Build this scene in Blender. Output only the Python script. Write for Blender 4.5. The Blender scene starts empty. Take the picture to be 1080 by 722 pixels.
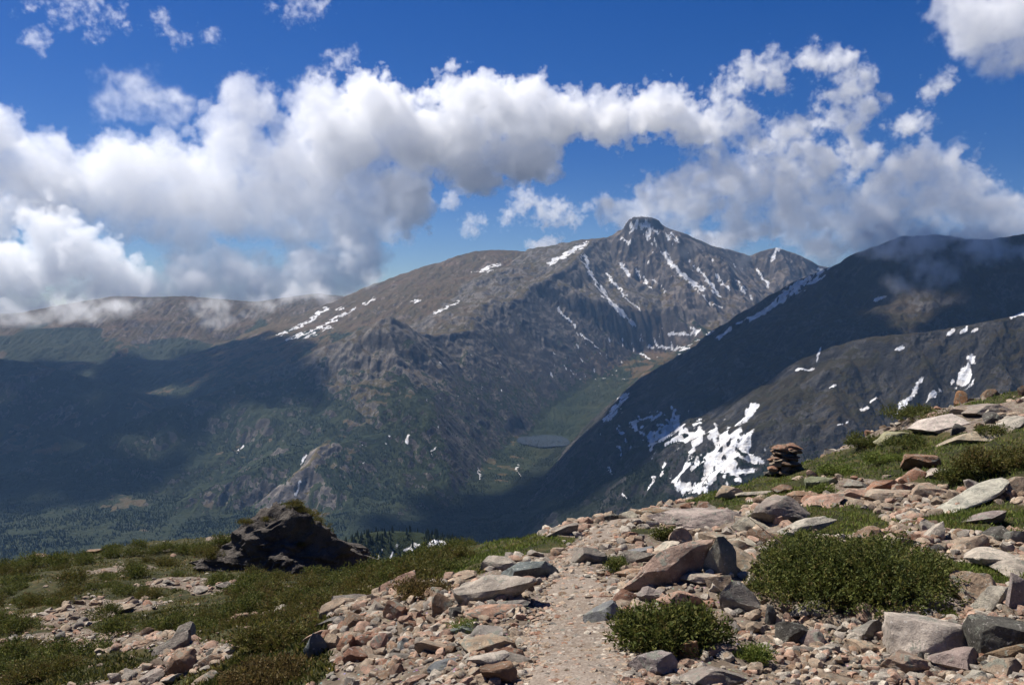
import math, random
import numpy as np
# ---------------------------------------------------------------- camera model (pixels of the 1080x722 photograph)
F = 935.0
PITCH = math.radians(-1.9)
CAM = np.array([0.0, 0.0, 1.65])
def ray(X, Y):
    u = (X - 540.0) / F; v = (361.0 - Y) / F
    c, s = math.cos(PITCH), math.sin(PITCH)
    return np.array([u, c - v * s, s + v * c])
def at(X, Y, D):
    d = ray(X, Y)
    return CAM + d * (D / d[1])
def project(x, y, z):
    c, s = math.cos(PITCH), math.sin(PITCH)
    zz = z - CAM[2]
    fw = y * c + zz * s; up = -y * s + zz * c
    return 540 + F * x / fw, 361 - F * up / fw
# ---------------------------------------------------------------- noise
_rs = np.random.RandomState(7)
_TAB = _rs.rand(512, 512).astype(np.float32)
def vnoise(x, y, seed=0):
    """value noise 0..1"""
    x = np.asarray(x, np.float64) + seed * 37.17; y = np.asarray(y, np.float64) + seed * 91.31
    ix = np.floor(x).astype(np.int64); iy = np.floor(y).astype(np.int64)
    fx = (x - ix).astype(np.float32); fy = (y - iy).astype(np.float32)
    fx = fx * fx * fx * (fx * (fx * 6 - 15) + 10); fy = fy * fy * fy * (fy * (fy * 6 - 15) + 10)
    x0 = ix & 511; x1 = (ix + 1) & 511; y0 = iy & 511; y1 = (iy + 1) & 511
    a = _TAB[x0, y0]; b = _TAB[x1, y0]; c = _TAB[x0, y1]; d = _TAB[x1, y1]
    return (a + (b - a) * fx) * (1 - fy) + (c + (d - c) * fx) * fy
def fbm(x, y, oct=5, seed=0, gain=0.5):
    """roughly -1..1"""
    s = 0; a = 1.0; t = 0
    c, sn = math.cos(.65), math.sin(.65)
    for o in range(oct):
        s = s + a * (vnoise(x, y, seed + o) * 2 - 1); t += a
        x, y = (x * c - y * sn) * 2.03, (x * sn + y * c) * 2.03; a *= gain
    return s / t * 1.4
def ridged(x, y, oct=5, seed=0, gain=0.5):
    """0..1, sharp crests at 1"""
    s = 0; a = 1.0; t = 0
    c, sn = math.cos(.65), math.sin(.65)
    for o in range(oct):
        n = 1 - np.abs(vnoise(x, y, seed + o) * 2 - 1)
        s = s + a * n * n; t += a
        x, y = (x * c - y * sn) * 2.03, (x * sn + y * c) * 2.03; a *= gain
    return s / t
def sstep(a, b, x):
    t = np.clip((x - a) / (b - a), 0, 1)
    return t * t * (3 - 2 * t)
SUN_STRENGTH, SKY_STRENGTH, EXPOSURE = 5.0, 0.05, 0.66
SKY_SAT, SKY_HUE = 1.42, .518
VOL_BOUNCES = 32
HAZE = 2.3e-5
# ---------------------------------------------------------------- mountains: ridge crests in the world, each shedding its own slopes
def crest(pts):
    return np.array([at(X, Y, D * 1000.0) for X, Y, D in pts])
# name, crest (pixel X, pixel Y, km away), front slope under the crest, front slope lower down, distance of the change,
# back slope, gully strength, crest roughness
RIDGES = [
 ('peak', [(575,269,8.9),(600,263,8.8),(622,252,8.7),(640,251,8.7),(646,248.5,8.7),(655,242,8.72),(662,236,8.75),(672,232,8.75),(684,231.5,8.75),(696,235,8.75),(704,240.5,8.75),(712,243,8.75),(720,246,8.8),(730,251,8.9),(748,259,9.1),(770,263,9.3),(790,269,9.4),(806,263,9.4),(819,260,9.4),(840,266,9.4),(866,279,9.4),(900,287,9.4),(960,300,9.4)], .95,.60,700,.5,.9,9),
 ('summit', [(661,231.5,8.72),(667,228.5,8.7),(678,227.5,8.7),(688,228,8.7),(695,230.5,8.72)], 2.6,1.0,170,2.6,.3,16),
 ('shoulder', [(330,345,9.2),(385,315,9.2),(412,300,9.1),(455,283,9.0),(485,269,8.9),(505,264,8.9),(525,263,8.9),(548,264,8.9),(566,267,8.9),(590,264,8.8,.9,.5)], .37,.36,700,.3,.3,4),
 ('skyridge', [(-160,333,9.4),(20,330,9.4),(60,322,9.3),(120,312,9.2),(160,313,9.2),(200,312,9.2),(270,318,9.2),(330,309,9.2),(385,314,9.2)], .42,.42,900,.3,.5,5),
 ('spur', [(640,251,8.7),(624,252,8.6),(604,270,8.1),(580,292,7.5),(562,308,7.0),(545,330,6.6),(520,343,6.4),(490,349,6.2),(462,352,6.0,.9,.13),(440,348,5.85,.9,.25),(428,337,5.75,.9,.5),(414,332,5.7,.9,.6),(402,338,5.65,.8,.6),(380,347,5.6,.7,.55),(345,364,5.5,.62,.5),(300,384,5.4,.55,.5),(262,400,5.2,.5,.45),(225,415,5.0,.45,.4),(180,432,4.8,.4,.4),(120,460,4.6,.4,.4)], .85,.52,420,.13,.5,9),
 ('buttress', [(414,333,5.7),(420,370,5.45),(430,410,5.2),(445,445,4.9)], .9,.7,200,.8,.9,8),
 ('buttress', [(345,364,5.5),(340,400,5.2),(330,430,4.95)], .6,.5,200,.6,.6,6),
 ('buttress', [(545,330,6.6),(548,370,6.3),(535,405,6.0)], .8,.7,250,.8,.8,8),
 ('buttress', [(604,270,8.1),(640,320,7.7),(660,360,7.3)], .75,.7,250,.7,.5,6),
 ('bench', [(490,440,4.9),(450,446,4.75),(400,455,4.6),(352,466,4.25),(300,480,4.15),(250,500,4.0),(200,525,3.8)], .55,.5,200,.3,.8,6),
 ('dome', [(352,464,4.2),(338,468,4.15),(325,488,4.0),(305,502,3.9)], .9,.6,130,.8,.35,3),
 ('plateau', [(-160,352,8.4),(0,349,8.3),(60,345,8.3),(120,346,8.4),(200,349,8.5),(280,352,8.6)], .36,.38,500,.1,.5,5),
 ('foothill', [(-160,368,7.0),(20,380,6.6),(70,392,6.4),(130,415,6.0),(160,440,5.6)], .5,.42,500,.4,.6,5),
 ('foothill', [(-160,420,5.6),(0,440,5.4),(60,458,5.2),(130,480,5.0)], .35,.3,500,.3,.5,5),
 ('foothill', [(330,352,8.4),(250,384,7.6),(200,404,7.0)], .35,.34,500,.4,.5,4),
 ('foothill', [(20,500,4.2),(100,515,4.0),(180,535,3.8)], .3,.25,300,.25,.5,5),
 ('massif', [(1200,236,4.5),(1120,243,4.4),(1080,246,4.4),(1040,252,4.4),(990,246,4.5),(950,248,4.55),(925,258,4.6),(900,268,4.65),(880,280,4.7),(850,293,4.8),(820,309,4.85),(790,326,4.9),(765,343,4.95),(740,360,5.0),(700,385,5.05),(672,405,5.05),(640,432,5.0,.85,.7),(610,455,4.85,.85,.7),(585,476,4.7,.9,.7),(560,496,4.5,.9,.7)], .70,.55,450,.7,.75,9),
 ('massifnear', [(1200,312,2.9),(1080,327,2.95),(1040,337,2.95),(990,344,3.0),(950,350,3.0),(910,352,3.05),(880,362,3.1),(850,376,3.1),(810,398,3.15),(785,418,3.15,.9,.7),(768,440,3.1,1.0,.9)], .70,.58,350,.7,.7,7),
 ('knoll', [(300,590,1.25),(380,561,1.25),(410,557,1.25),(440,558,1.25),(475,567,1.22),(505,582,1.2),(530,600,1.18)], .55,.5,100,.6,.25,2),
]
GORGE = [(740,352,7.9),(700,374,7.3),(655,402,6.7),(612,434,6.1),(576,464,5.5),(553,488,5.0),(534,512,4.5),(500,540,4.0),(440,560,3.5)]
NC, NR = 1400, 1500
def shape(x, y):
    """height of the land at plan points, and which ridge it belongs to"""
    wx = 170 * fbm(x / 900, y / 900, 6, 3); wy = 170 * fbm(x / 900, y / 900, 6, 11)
    floor = -840 + 30 * fbm(x / 700, y / 700, 4, 21) + sstep(5400, 8000, y) * 450
    # the flank of our own mountain, falling away under the camera
    flank = np.maximum(-70 - (y - 120) * .5, -900) + 14 * fbm(x / 150, y / 150, 5, 8)
    H = np.maximum(floor, flank); ID = np.full(x.shape, -1, np.int16)
    Dist = np.full(x.shape, 3000., np.float32)
    rgh = fbm(x / 90, y / 90, 5, 81)
    for i, (nm, pts, s1, s2, dc, sb, gul, rough) in enumerate(RIDGES):
        P = crest([p[:3] for p in pts])
        sl = [((p[3], p[4], 1) if len(p) > 3 else (s1, sb, 0)) for p in pts]
        k = 0.35 if nm not in ('knoll', 'dome', 'summit') else 0.03
        px, py = x + k * wx, y + k * wy
        B = np.full(x.shape, -1e5, np.float32); D = np.full(x.shape, 1e5, np.float32)
        for j in range(len(P) - 1):
            a, b = P[j], P[j + 1]
            e = b[:2] - a[:2]; L = float(np.hypot(*e)) + 1e-6
            t = np.clip(((px - a[0]) * e[0] + (py - a[1]) * e[1]) / (L * L), 0, 1)
            qx = px - a[0] - t * e[0]; qy = py - a[1] - t * e[1]
            d = np.sqrt(qx * qx + qy * qy)
            nx, ny = e[1] / L, -e[0] / L                       # normal towards the camera side
            if nx * a[0] + ny * a[1] > 0: nx, ny = -nx, -ny
            sd = (qx * nx + qy * ny) / (d + 3.0)               # +1 in front, -1 behind
            w = sd * .5 + .5
            f1 = sl[j][0] + (sl[j + 1][0] - sl[j][0]) * t; f2 = sl[j][1] + (sl[j + 1][1] - sl[j][1]) * t
            lo = f1 * (s2 / s1)
            S = w * (np.where(d < dc, f1 * d, f1 * dc + lo * (d - dc))) + (1 - w) * (f2 * d + np.maximum(.45 - f2, 0) * np.maximum(d - 650, 0))
            h = a[2] + t * (b[2] - a[2]) - S
            m = h > B
            B = np.where(m, h, B); D = np.where(m, d, D)
        c = P[-1] - P[0]; L = np.hypot(c[0], c[1]); ux, uy = c[0] / L, c[1] / L
        u = x * ux + y * uy; v = -x * uy + y * ux
        u = u + 90 * fbm(x / 300, y / 300, 4, 31 + i)
        g1 = ridged(u / 420, v / 1300 + 5, 3, 41 + i)
        big = fbm(x / 420, y / 420, 3, 71 + i)
        amp = np.minimum(D * .28, 90) * gul
        h = B + amp * ((g1 - .5) * 1.1 + big * .7)
        h = h + rough * rgh * (0.35 + np.minimum(D / 80, 1.6))
        K = 22.0 if nm not in ('knoll', 'dome') else 5.0
        upd = h > H
        e = np.exp(-np.abs(h - H) / K) * K * .35
        H = np.maximum(h, H) + e
        ID = np.where(upd, i, ID); Dist = np.where(upd, D, Dist)
    # ice has cut a trough down the gorge, the lake lying in its mouth
    G = crest(GORGE); T = np.full(x.shape, 1e5, np.float32)
    for a, b in zip(G[:-1], G[1:]):
        e = b[:2] - a[:2]; t = np.clip(((x + .25 * wx - a[0]) * e[0] + (y + .25 * wy - a[1]) * e[1]) / (e @ e), 0, 1)
        d = np.hypot(x + .25 * wx - a[0] - t * e[0], y + .25 * wy - a[1] - t * e[1])
        T = np.minimum(T, a[2] + t * (b[2] - a[2]) + .10 * d + .86 * np.maximum(d - 170, 0) + .95 * np.maximum(y - 7350, 0))
    k = 30.0; m = T - H
    H = np.where(m > 60, H, np.where(m < -60, T, np.minimum(H, T) - np.exp(-np.abs(m) / k) * k * .3))
    return H, ID, Dist
def erode(H, cell, hard, it=10, steps=90):
    """rain: water runs to the lowest neighbour, gathers, and cuts gullies"""
    n, m = H.shape
    idx = np.arange(n * m).reshape(n, m)
    for k in range(it):
        best = np.zeros((n, m), np.float32); rec = idx.copy()
        P = np.pad(H, 1, mode='edge')
        for dx in (-1, 0, 1):
            for dy in (-1, 0, 1):
                if dx == 0 and dy == 0: continue
                q = (H - P[1 + dx:1 + dx + n, 1 + dy:1 + dy + m]) / (cell * math.hypot(dx, dy))
                u = q > best
                ii = np.clip(idx + dx * m + dy, 0, n * m - 1)
                best = np.where(u, q, best); rec = np.where(u, ii, rec)
        r = rec.ravel(); pit = (r == np.arange(n * m))
        w = np.ones(n * m, np.float32); A = w.copy()
        for s in range(steps):
            w = np.where(pit, 0, w)
            w = np.bincount(r, w, n * m).astype(np.float32); A += w
        A = A.reshape(n, m)
        cut = np.minimum(.55 * np.sqrt(np.minimum(A, 260)) * np.minimum(best, 1.0), .45 * best * cell)
        cut = np.where(A > 3, cut, 0)
        H = H - cut * (1 - .6 * hard)
        # loose scree slides where it is too steep
        P = np.pad(H, 1, mode='edge')
        avg = (P[:-2, 1:-1] + P[2:, 1:-1] + P[1:-1, :-2] + P[1:-1, 2:]) / 4
        H = H + (avg - H) * np.where(np.abs(avg - H) > cell * .22, .5, .06) * (1 - hard)
    return H, A
CELL = 11.0
LAKE = at(574, 464, 5500)[:2]; LAKE_Z = float(at(574, 464, 5500)[2])
def mountains(nc=NC, nr=NR):
    gx = np.arange(-7600, 7600, CELL); gy = np.arange(700, 10500, CELL)
    GX, GY = np.meshgrid(gx, gy, indexing='ij')
    inside = np.abs(GX) < GY * .74 + 60
    H0 = np.full(GX.shape, -840., np.float32); ID0 = np.full(GX.shape, -1, np.int16); D0 = np.full(GX.shape, 3000., np.float32)
    H0[inside], ID0[inside], D0[inside] = shape(GX[inside], GY[inside])
    hard = np.isin(ID0, [i for i, r in enumerate(RIDGES) if r[0] == 'summit']) * 1.0
    H1, A = erode(H0.astype(np.float32), CELL, hard)
    tt = np.linspace(-.72, .72, nc)
    yy = np.concatenate([np.linspace(120, 900, 60)[:-1], np.geomspace(900, 10300, nr - 59)])
    T, Yd = np.meshgrid(tt, yy, indexing='ij')
    x = T * Yd; y = Yd
    fx = np.clip((x - gx[0]) / CELL, 0, len(gx) - 1.01); fy = np.clip((y - gy[0]) / CELL, 0, len(gy) - 1.01)
    ix = fx.astype(int); iy = fy.astype(int); fx -= ix; fy -= iy
    def bil(G): return (G[ix, iy] * (1 - fx) + G[ix + 1, iy] * fx) * (1 - fy) + (G[ix, iy + 1] * (1 - fx) + G[ix + 1, iy + 1] * fx) * fy
    H = bil(H1); Dist = bil(D0); W = np.log2(bil(A) + 1)
    ID = ID0[np.round(ix + fx).astype(int), np.round(iy + fy).astype(int)]
    # the lake has filled a level basin in the gorge
    lk = 1 - sstep(.75, 1.35, np.hypot((x - LAKE[0]) / 190, (y - LAKE[1]) / 300))
    H = H * (1 - lk) + (LAKE_Z - 5) * lk
    # the hidden slope right under us, nearer than the eroded map
    flank = np.maximum(-70 - (y - 120) * .5, -900) + 14 * fbm(x / 150, y / 150, 5, 8)
    nw = sstep(760, 860, y)
    H = flank * (1 - nw) + H * nw
    near = sstep(900, 1600, y)
    H = H + (3.5 * fbm(x / 34, y / 34, 4, 5) + 7 * (ridged(x / 60, y / 60, 3, 6) - .5) * sstep(20, 200, Dist)) * near
    sl_ = np.hypot(np.gradient(H, axis=1) / np.gradient(y, axis=1), 0)
    crag = sstep(.35, .9, np.abs(sl_)) * near
    H = H + crag * (.35 + 1.1 * sstep(.4, .65, vnoise(x / 380, y / 380, 35))) * (16 * (ridged(x / 85, y / 85, 5, 15, .55) - .5) + 5 * (ridged(x / 26, y / 26, 3, 25) - .5))
    return tt, yy, x, y, H, ID, Dist, W
def lit(x, y, H):
    du = [np.gradient(a, axis=0) for a in (x, y, H)]; dv = [np.gradient(a, axis=1) for a in (x, y, H)]
    n = [du[1] * dv[2] - du[2] * dv[1], du[2] * dv[0] - du[0] * dv[2], du[0] * dv[1] - du[1] * dv[0]]
    L = np.sqrt(n[0] ** 2 + n[1] ** 2 + n[2] ** 2) + 1e-9
    s = np.sign(n[2])
    return [a * s / L for a in n]
# ---------------------------------------------------------------- what grows and lies on the mountains: snow, forest, tundra
# old snow lying in gullies and hollows: (points, half width in pixels of the photograph, which ridges)
SNOW = [
 ([(616,270),(621,284),(630,300),(642,316),(656,331),(671,345)], 2.2), ([(641,290),(652,303),(664,316),(677,328)], 1.2),
 ([(654,277),(659,284),(664,290)], 1.8), ([(671,283),(677,292),(686,304)], 1.0), ([(690,296),(702,309)], .8),
 ([(699,266),(710,280),(724,293),(742,306)], 2.4), ([(737,284),(744,293),(751,301)], 1.9), ([(756,290),(761,297),(767,304)], 1.7),
 ([(752,305),(759,311)], 1.2), ([(777,297),(786,308),(793,316)], 1.3), ([(728,300),(745,316),(760,326)], .8),
 ([(580,278),(592,271),(604,264),(617,257)], 2.3), ([(588,325),(597,335),(606,345)], 1.2), ([(610,351),(630,368)], .7),
 ([(665,238),(672,235),(680,237)], 3.5), ([(662,244),(668,240)], 2), ([(688,240),(694,246)], 1.6), ([(702,244),(706,252)], 1.8), ([(708,246),(714,255)], 1.4),
 ([(656,252),(664,257)], 1.3), ([(676,246),(684,250)], 1.1),
 ([(821,262),(817,268),(814,273)], 2.2), ([(799,284),(803,292),(811,302)], 1.9), ([(860,283),(866,285)], 1.4),
 ([(690,358),(696,366),(712,368),(728,366)], 1.6), ([(678,362),(688,367)], 1.2), ([(706,352),(720,353),(735,350)], 1.8), ([(728,345),(735,349)], 2.2),
 ([(745,352),(752,349)], 1.2), ([(676,372),(684,377)], 1.2),
 ([(292,356),(305,349),(322,340),(338,331)], 1.1), ([(302,359),(322,351),(345,342),(358,334),(372,326)], 1.2), ([(318,358),(332,351)], 1),
 ([(333,331),(347,325)], 1.3), ([(384,321),(396,314)], 1.2), ([(312,345),(330,337)], .8), ([(340,348),(350,344)], .8), ([(356,326),(362,324)], 1),
 ([(457,331),(462,328),(485,318)], 1.0), ([(509,284),(517,281),(526,279)], 1.2), ([(436,319),(443,317)], .9), ([(496,287),(520,285)], .6),
 ([(866,288),(850,297),(836,305),(820,317)], 4.2), ([(820,318),(803,330),(779,341)], 2.4), ([(772,346),(757,356)], 1.8), ([(866,287),(880,279)], 1),
 ([(641,441),(648,432),(660,420)], 3.2), ([(652,420),(662,414)], 1.2), ([(676,442),(690,440),(697,437)], 2), ([(672,452),(684,462),(688,472)], 2.5), ([(705,457),(716,450),(722,455)], 3),
 ([(694,447),(706,449)], 1.5), ([(664,448),(672,445)], 1.5), ([(650,450),(658,456)], 1.1), ([(734,447),(741,445)], 1.8), ([(652,470),(653,480)], .8), ([(641,492),(644,500)], 1),
 ([(795,428),(780,446),(768,462)], 3.6), ([(772,456),(756,472),(745,484)], 5.0), ([(742,480),(733,487),(728,492)], 4.5), ([(770,478),(790,482),(805,488)], 3.6), ([(762,490),(752,500),(742,508)], 5.2),
 ([(712,510),(726,513),(745,514)], 7.5), ([(700,490),(697,502)], 2.0), ([(690,502),(684,515)], 1.3), ([(655,520),(662,524)], 1.0), ([(745,495),(770,497),(800,495)], 2.6),
 ([(947,437),(955,424),(963,412),(974,397)], 4.0), ([(975,424),(984,416),(992,411)], 3.0), ([(1014,404),(1020,394),(1026,380)], 6.5), ([(1003,403),(1006,400)], 1.4),
 ([(1066,336),(1080,331),(1100,327)], 1.8), ([(924,317),(934,312)], 2.0), ([(1000,352),(1006,349)], 1.8), ([(1012,349),(1017,346)], 1.8), ([(1024,349),(1030,347)], 1.6),
 ([(862,381),(864,373),(867,367)], 1.2), ([(841,391),(858,387)], 1.1), ([(944,370),(953,368)], 1.5), ([(876,410),(882,407)], 1.0), ([(918,424),(923,420)], 2.0), ([(908,432),(915,430)], 1.0), ([(887,447),(893,444)], .8),
 ([(322,479),(319,488)], 1.1), ([(316,508),(310,523)], 1.4), ([(432,460),(429,468)], 1.4), ([(458,471),(456,480)], .8), ([(505,495),(507,504)], .8), ([(545,490),(548,500)], .8), ([(255,470),(248,476)], .8),
 ([(452,575),(458,570),(468,573)], 3.6), ([(478,581),(488,585)], 2.4), ([(426,580),(440,575)], 1.6), ([(384,585),(386,580)], 1.2), ([(398,588),(402,578)], 1.4), ([(412,586),(414,580)], 1.0), ([(436,586),(444,584)], 1.2),
]
def visible(py):
    run = np.minimum.accumulate(py, axis=1)
    return py <= run + .8
def cover(x, y, H, ID, Dist, n, W):
    px, py = project(x, y, H)
    vis = visible(py)
    slope = np.sqrt(np.maximum(1 - n[2] ** 2, 0)) / np.maximum(n[2], .05)
    names = np.array([r[0] for r in RIDGES] + ['floor'])[ID]
    n1 = fbm(x / 260, y / 260, 5, 201); n2 = fbm(x / 60, y / 60, 4, 211); n3 = fbm(x / 900, y / 900, 4, 221)
    jx = px + 3.2 * fbm(x / 45, y / 45, 4, 231); jy = py + 2.2 * fbm(x / 45, y / 45, 4, 241)
    snow = np.zeros(x.shape, np.float32)
    lo = np.min([p[1] for s in SNOW for p in s[0]]) - 12
    for pts, w in SNOW:
        pts = np.array(pts, float)
        m = vis & (px > pts[:, 0].min() - 25) & (px < pts[:, 0].max() + 25) & (py > pts[:, 1].min() - 25) & (py < pts[:, 1].max() + 25)
        if not m.any(): continue
        qx, qy = jx[m], jy[m]; d = np.full(qx.shape, 1e9)
        for a, b in zip(pts[:-1], pts[1:]):
            e = b - a; t = np.clip(((qx - a[0]) * e[0] + (qy - a[1]) * e[1]) / (e @ e), 0, 1)
            d = np.minimum(d, np.hypot(qx - a[0] - t * e[0], qy - a[1] - t * e[1]))
        hole = vnoise(x[m] / 24, y[m] / 30, 251) * .55 + vnoise(x[m] / 9, y[m] / 12, 252) * .45
        v = 1 - sstep(w * .35, w * 1.45, d + (w if w > 2.4 else w * .55) * (hole - .40) * 2.3)
        snow[m] = np.maximum(snow[m], v)
    # scattered small patches in the hollows high up
    sp = vnoise(x / 30, y / 55, 261) * .6 + vnoise(x / 13, y / 22, 262) * .4
    area = 0
    def blob(cx, cy, rx, ry): return np.exp(-((px - cx) / rx) ** 2 - ((py - cy) / ry) ** 2)
    area = blob(712, 360, 55, 16) * .19 + blob(690, 455, 48, 26) * .38 + blob(760, 478, 52, 38) * .44 + blob(500, 400, 140, 45) * .17 + blob(640, 375, 60, 40) * .15 + blob(680, 250, 30, 16) * .27 + blob(740, 280, 70, 30) * .2 + blob(445, 578, 70, 16) * .40 + blob(420, 470, 80, 30) * .17
    snow = np.maximum(snow, sstep(.91, 1.02, sp * .62 + area * .93 + .28) * vis)
    tree_line = -190 + 150 * n3 + 90 * n1
    forest = sstep(60, -60, H - tree_line) * sstep(1.15, .75, slope + .12 * n2)
    patchy = np.isin(names, ['spur', 'buttress', 'bench', 'dome', 'peak', 'shoulder'])
    forest = forest * np.where(patchy, sstep(-.22, .12, n1 * .7 + n2 * .7 + sstep(-300, -650, H) * .8 - .10 - (W > 3.5) * .05), sstep(-.75, -.45, n1 + .5 * n2))
    forest = np.where(names == 'dome', forest * sstep(.1, .3, n2 + n1 * .5), forest)
    forest = np.where(np.isin(names, ['massif', 'massifnear']), forest * sstep(-360, -520, H + 80 * n2), forest)
    forest = np.where(names == 'knoll', 1 - snow, forest)
    mas = np.isin(names, ['massif', 'massifnear'])
    tun_ = np.isin(names, ['shoulder', 'skyridge', 'plateau'])
    tundra = np.where(mas, sstep(1.05, .6, slope + .3 * n2), np.where(tun_, sstep(1.0, .55, slope + .35 * n2), sstep(.8, .4, slope + .25 * n2))) * (1 - forest)
    return snow, forest.astype(np.float32), tundra.astype(np.float32), vis
def preview_col(C):
    snow, forest, tundra, vis = C
    rock = np.array([.22, .20, .185]); tun = np.array([.14, .115, .06]); fo = np.array([.02, .035, .018]); sn = np.array([.8, .82, .85])
    c = rock[None, None] * (1 - tundra[..., None]) + tun * tundra[..., None]
    c = c * (1 - forest[..., None]) + fo * forest[..., None]
    return (c * (1 - snow[..., None]) + sn * snow[..., None]) * 1.6
import bpy, bmesh
from mathutils import Vector, Matrix, Euler
SC = bpy.context.scene
COL = SC.collection
rng = np.random.RandomState(20)
def link(o, parent=None):
    COL.objects.link(o)
    if parent is not None: o.parent = parent
    return o
def tag(o, label=None, cat=None, group=None, kind=None):
    if label: o['label'] = label
    if cat: o['category'] = cat
    if group: o['group'] = group
    if kind: o['kind'] = kind
    return o
def mesh_from(name, V, Fc, mat=None, smooth=True):
    """V (n,3) array; Fc (m,3) or (m,4) int array"""
    me = bpy.data.meshes.new(name)
    V = np.ascontiguousarray(V, np.float32); Fc = np.ascontiguousarray(Fc, np.int32)
    k = Fc.shape[1]
    me.vertices.add(len(V)); me.vertices.foreach_set('co', V.ravel())
    me.loops.add(Fc.size); me.loops.foreach_set('vertex_index', Fc.ravel())
    me.polygons.add(len(Fc)); me.polygons.foreach_set('loop_start', np.arange(0, Fc.size, k, dtype=np.int32))
    me.polygons.foreach_set('use_smooth', np.full(len(Fc), smooth))
    me.update(calc_edges=True)
    if mat is not None: me.materials.append(mat)
    return me
def attr(me, name, arr):
    a = me.attributes.new(name, 'FLOAT_COLOR', 'POINT')
    c = np.ones((len(me.vertices), 4), np.float32); c[:, :arr.shape[1]] = arr
    a.data.foreach_set('color', c.ravel())
class NT:
    """terse node building"""
    def __init__(s, name, world=False, vol=False):
        s.m = bpy.data.materials.new(name); s.m.use_nodes = True
        s.t = s.m.node_tree; s.t.nodes.clear()
        s.out = s.t.nodes.new('ShaderNodeOutputMaterial')
    def n(s, typ, **kw):
        nd = s.t.nodes.new('ShaderNode' + typ)
        ins = kw.pop('i', {})
        for k, v in kw.items(): setattr(nd, k, v)
        for k, v in ins.items(): s.put(nd.inputs[k], v)
        return nd
    def put(s, sock, v):
        if isinstance(v, bpy.types.NodeSocket): s.t.links.new(v, sock)
        elif isinstance(v, bpy.types.Node): s.t.links.new(v.outputs[0], sock)
        else:
            if sock.type == 'RGBA' and isinstance(v, (tuple, list)) and len(v) == 3: v = (*v, 1)
            sock.default_value = v
    def noise(s, vec, scale, detail=4, rough=.55, dist=0):
        return s.n('TexNoise', i={'Vector': vec, 'Scale': scale, 'Detail': detail, 'Roughness': rough, 'Distortion': dist}).outputs['Fac']
    def ramp(s, fac, a, b, lo=0., hi=1.):
        return s.n('MapRange', interpolation_type='SMOOTHSTEP', i={'Value': fac, 'From Min': a, 'From Max': b, 'To Min': lo, 'To Max': hi}).outputs['Result']
    def mix(s, fac, a, b, mode='MIX'):
        nd = s.t.nodes.new('ShaderNodeMix'); nd.data_type = 'RGBA'; nd.blend_type = mode
        s.put(nd.inputs[0], fac); s.put(nd.inputs[6], a); s.put(nd.inputs[7], b)
        return nd.outputs[2]
    def math(s, op, a, b=0.):
        nd = s.t.nodes.new('ShaderNodeMath'); nd.operation = op
        s.put(nd.inputs[0], a); s.put(nd.inputs[1], b)
        return nd.outputs[0]
    def bump(s, h, strength, dist, normal=None):
        nd = s.n('Bump', i={'Height': h, 'Strength': strength, 'Distance': dist})
        if normal is not None: s.put(nd.inputs['Normal'], normal)
        return nd.outputs[0]
    def surf(s, color, rough=.85, normal=None, spec=.3):
        b = s.n('BsdfPrincipled', i={'Base Color': color, 'Roughness': rough, 'Specular IOR Level': spec})
        if normal is not None: s.put(b.inputs['Normal'], normal)
        s.t.links.new(b.outputs[0], s.out.inputs['Surface'])
        return b
# ---------------------------------------------------------------- camera
cam = bpy.data.cameras.new('camera'); cam.sensor_width = 36; cam.lens = F / 1080 * 36
cam.clip_start = .1; cam.clip_end = 60000
co = link(bpy.data.objects.new('camera', cam)); co.location = CAM.tolist()
co.rotation_euler = (math.radians(90) + PITCH, 0, 0); SC.camera = co
# ---------------------------------------------------------------- sun and sky
SUN_EL, SUN_AZ = math.radians(57), math.radians(-60)            # azimuth from straight ahead, negative to the left
SUN = Vector((math.sin(SUN_AZ) * math.cos(SUN_EL), math.cos(SUN_AZ) * math.cos(SUN_EL), math.sin(SUN_EL)))
sl = bpy.data.lights.new('sun', 'SUN'); sl.energy = SUN_STRENGTH; sl.angle = math.radians(.53); sl.color = (1, .95, .88)
so = link(bpy.data.objects.new('sun', sl)); so.rotation_euler = SUN.to_track_quat('Z', 'Y').to_euler(); so.location = (0, 0, 50)
w = bpy.data.worlds.new('World'); SC.world = w; w.use_nodes = True
t = w.node_tree; bg = t.nodes['Background']
sk = t.nodes.new('ShaderNodeTexSky'); sk.sky_type = 'NISHITA'; sk.sun_disc = False
sk.sun_elevation = SUN_EL; sk.sun_rotation = SUN_AZ; sk.altitude = 2200; sk.air_density = 1.0; sk.dust_density = 1.6; sk.ozone_density = 3.5
hs = t.nodes.new('ShaderNodeHueSaturation'); hs.inputs['Saturation'].default_value = SKY_SAT; hs.inputs['Hue'].default_value = SKY_HUE
t.links.new(sk.outputs[0], hs.inputs['Color']); t.links.new(hs.outputs[0], bg.inputs['Color']); bg.inputs['Strength'].default_value = SKY_STRENGTH
# ---------------------------------------------------------------- render settings
SC.render.engine = 'CYCLES'
cy = SC.cycles
cy.use_denoising = True
cy.use_adaptive_sampling = True; cy.adaptive_threshold = .02
cy.max_bounces = 36; cy.diffuse_bounces = 3; cy.glossy_bounces = 2; cy.transmission_bounces = 2; cy.volume_bounces = VOL_BOUNCES
cy.transparent_max_bounces = 48; cy.caustics_reflective = cy.caustics_refractive = False
cy.volume_step_rate = 1.0; cy.volume_max_steps = 512
SC.view_settings.view_transform = 'Standard'; SC.view_settings.look = 'None'
SC.view_settings.exposure = EXPOSURE; SC.view_settings.gamma = 1; SC.view_settings.use_curve_mapping = False
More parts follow.
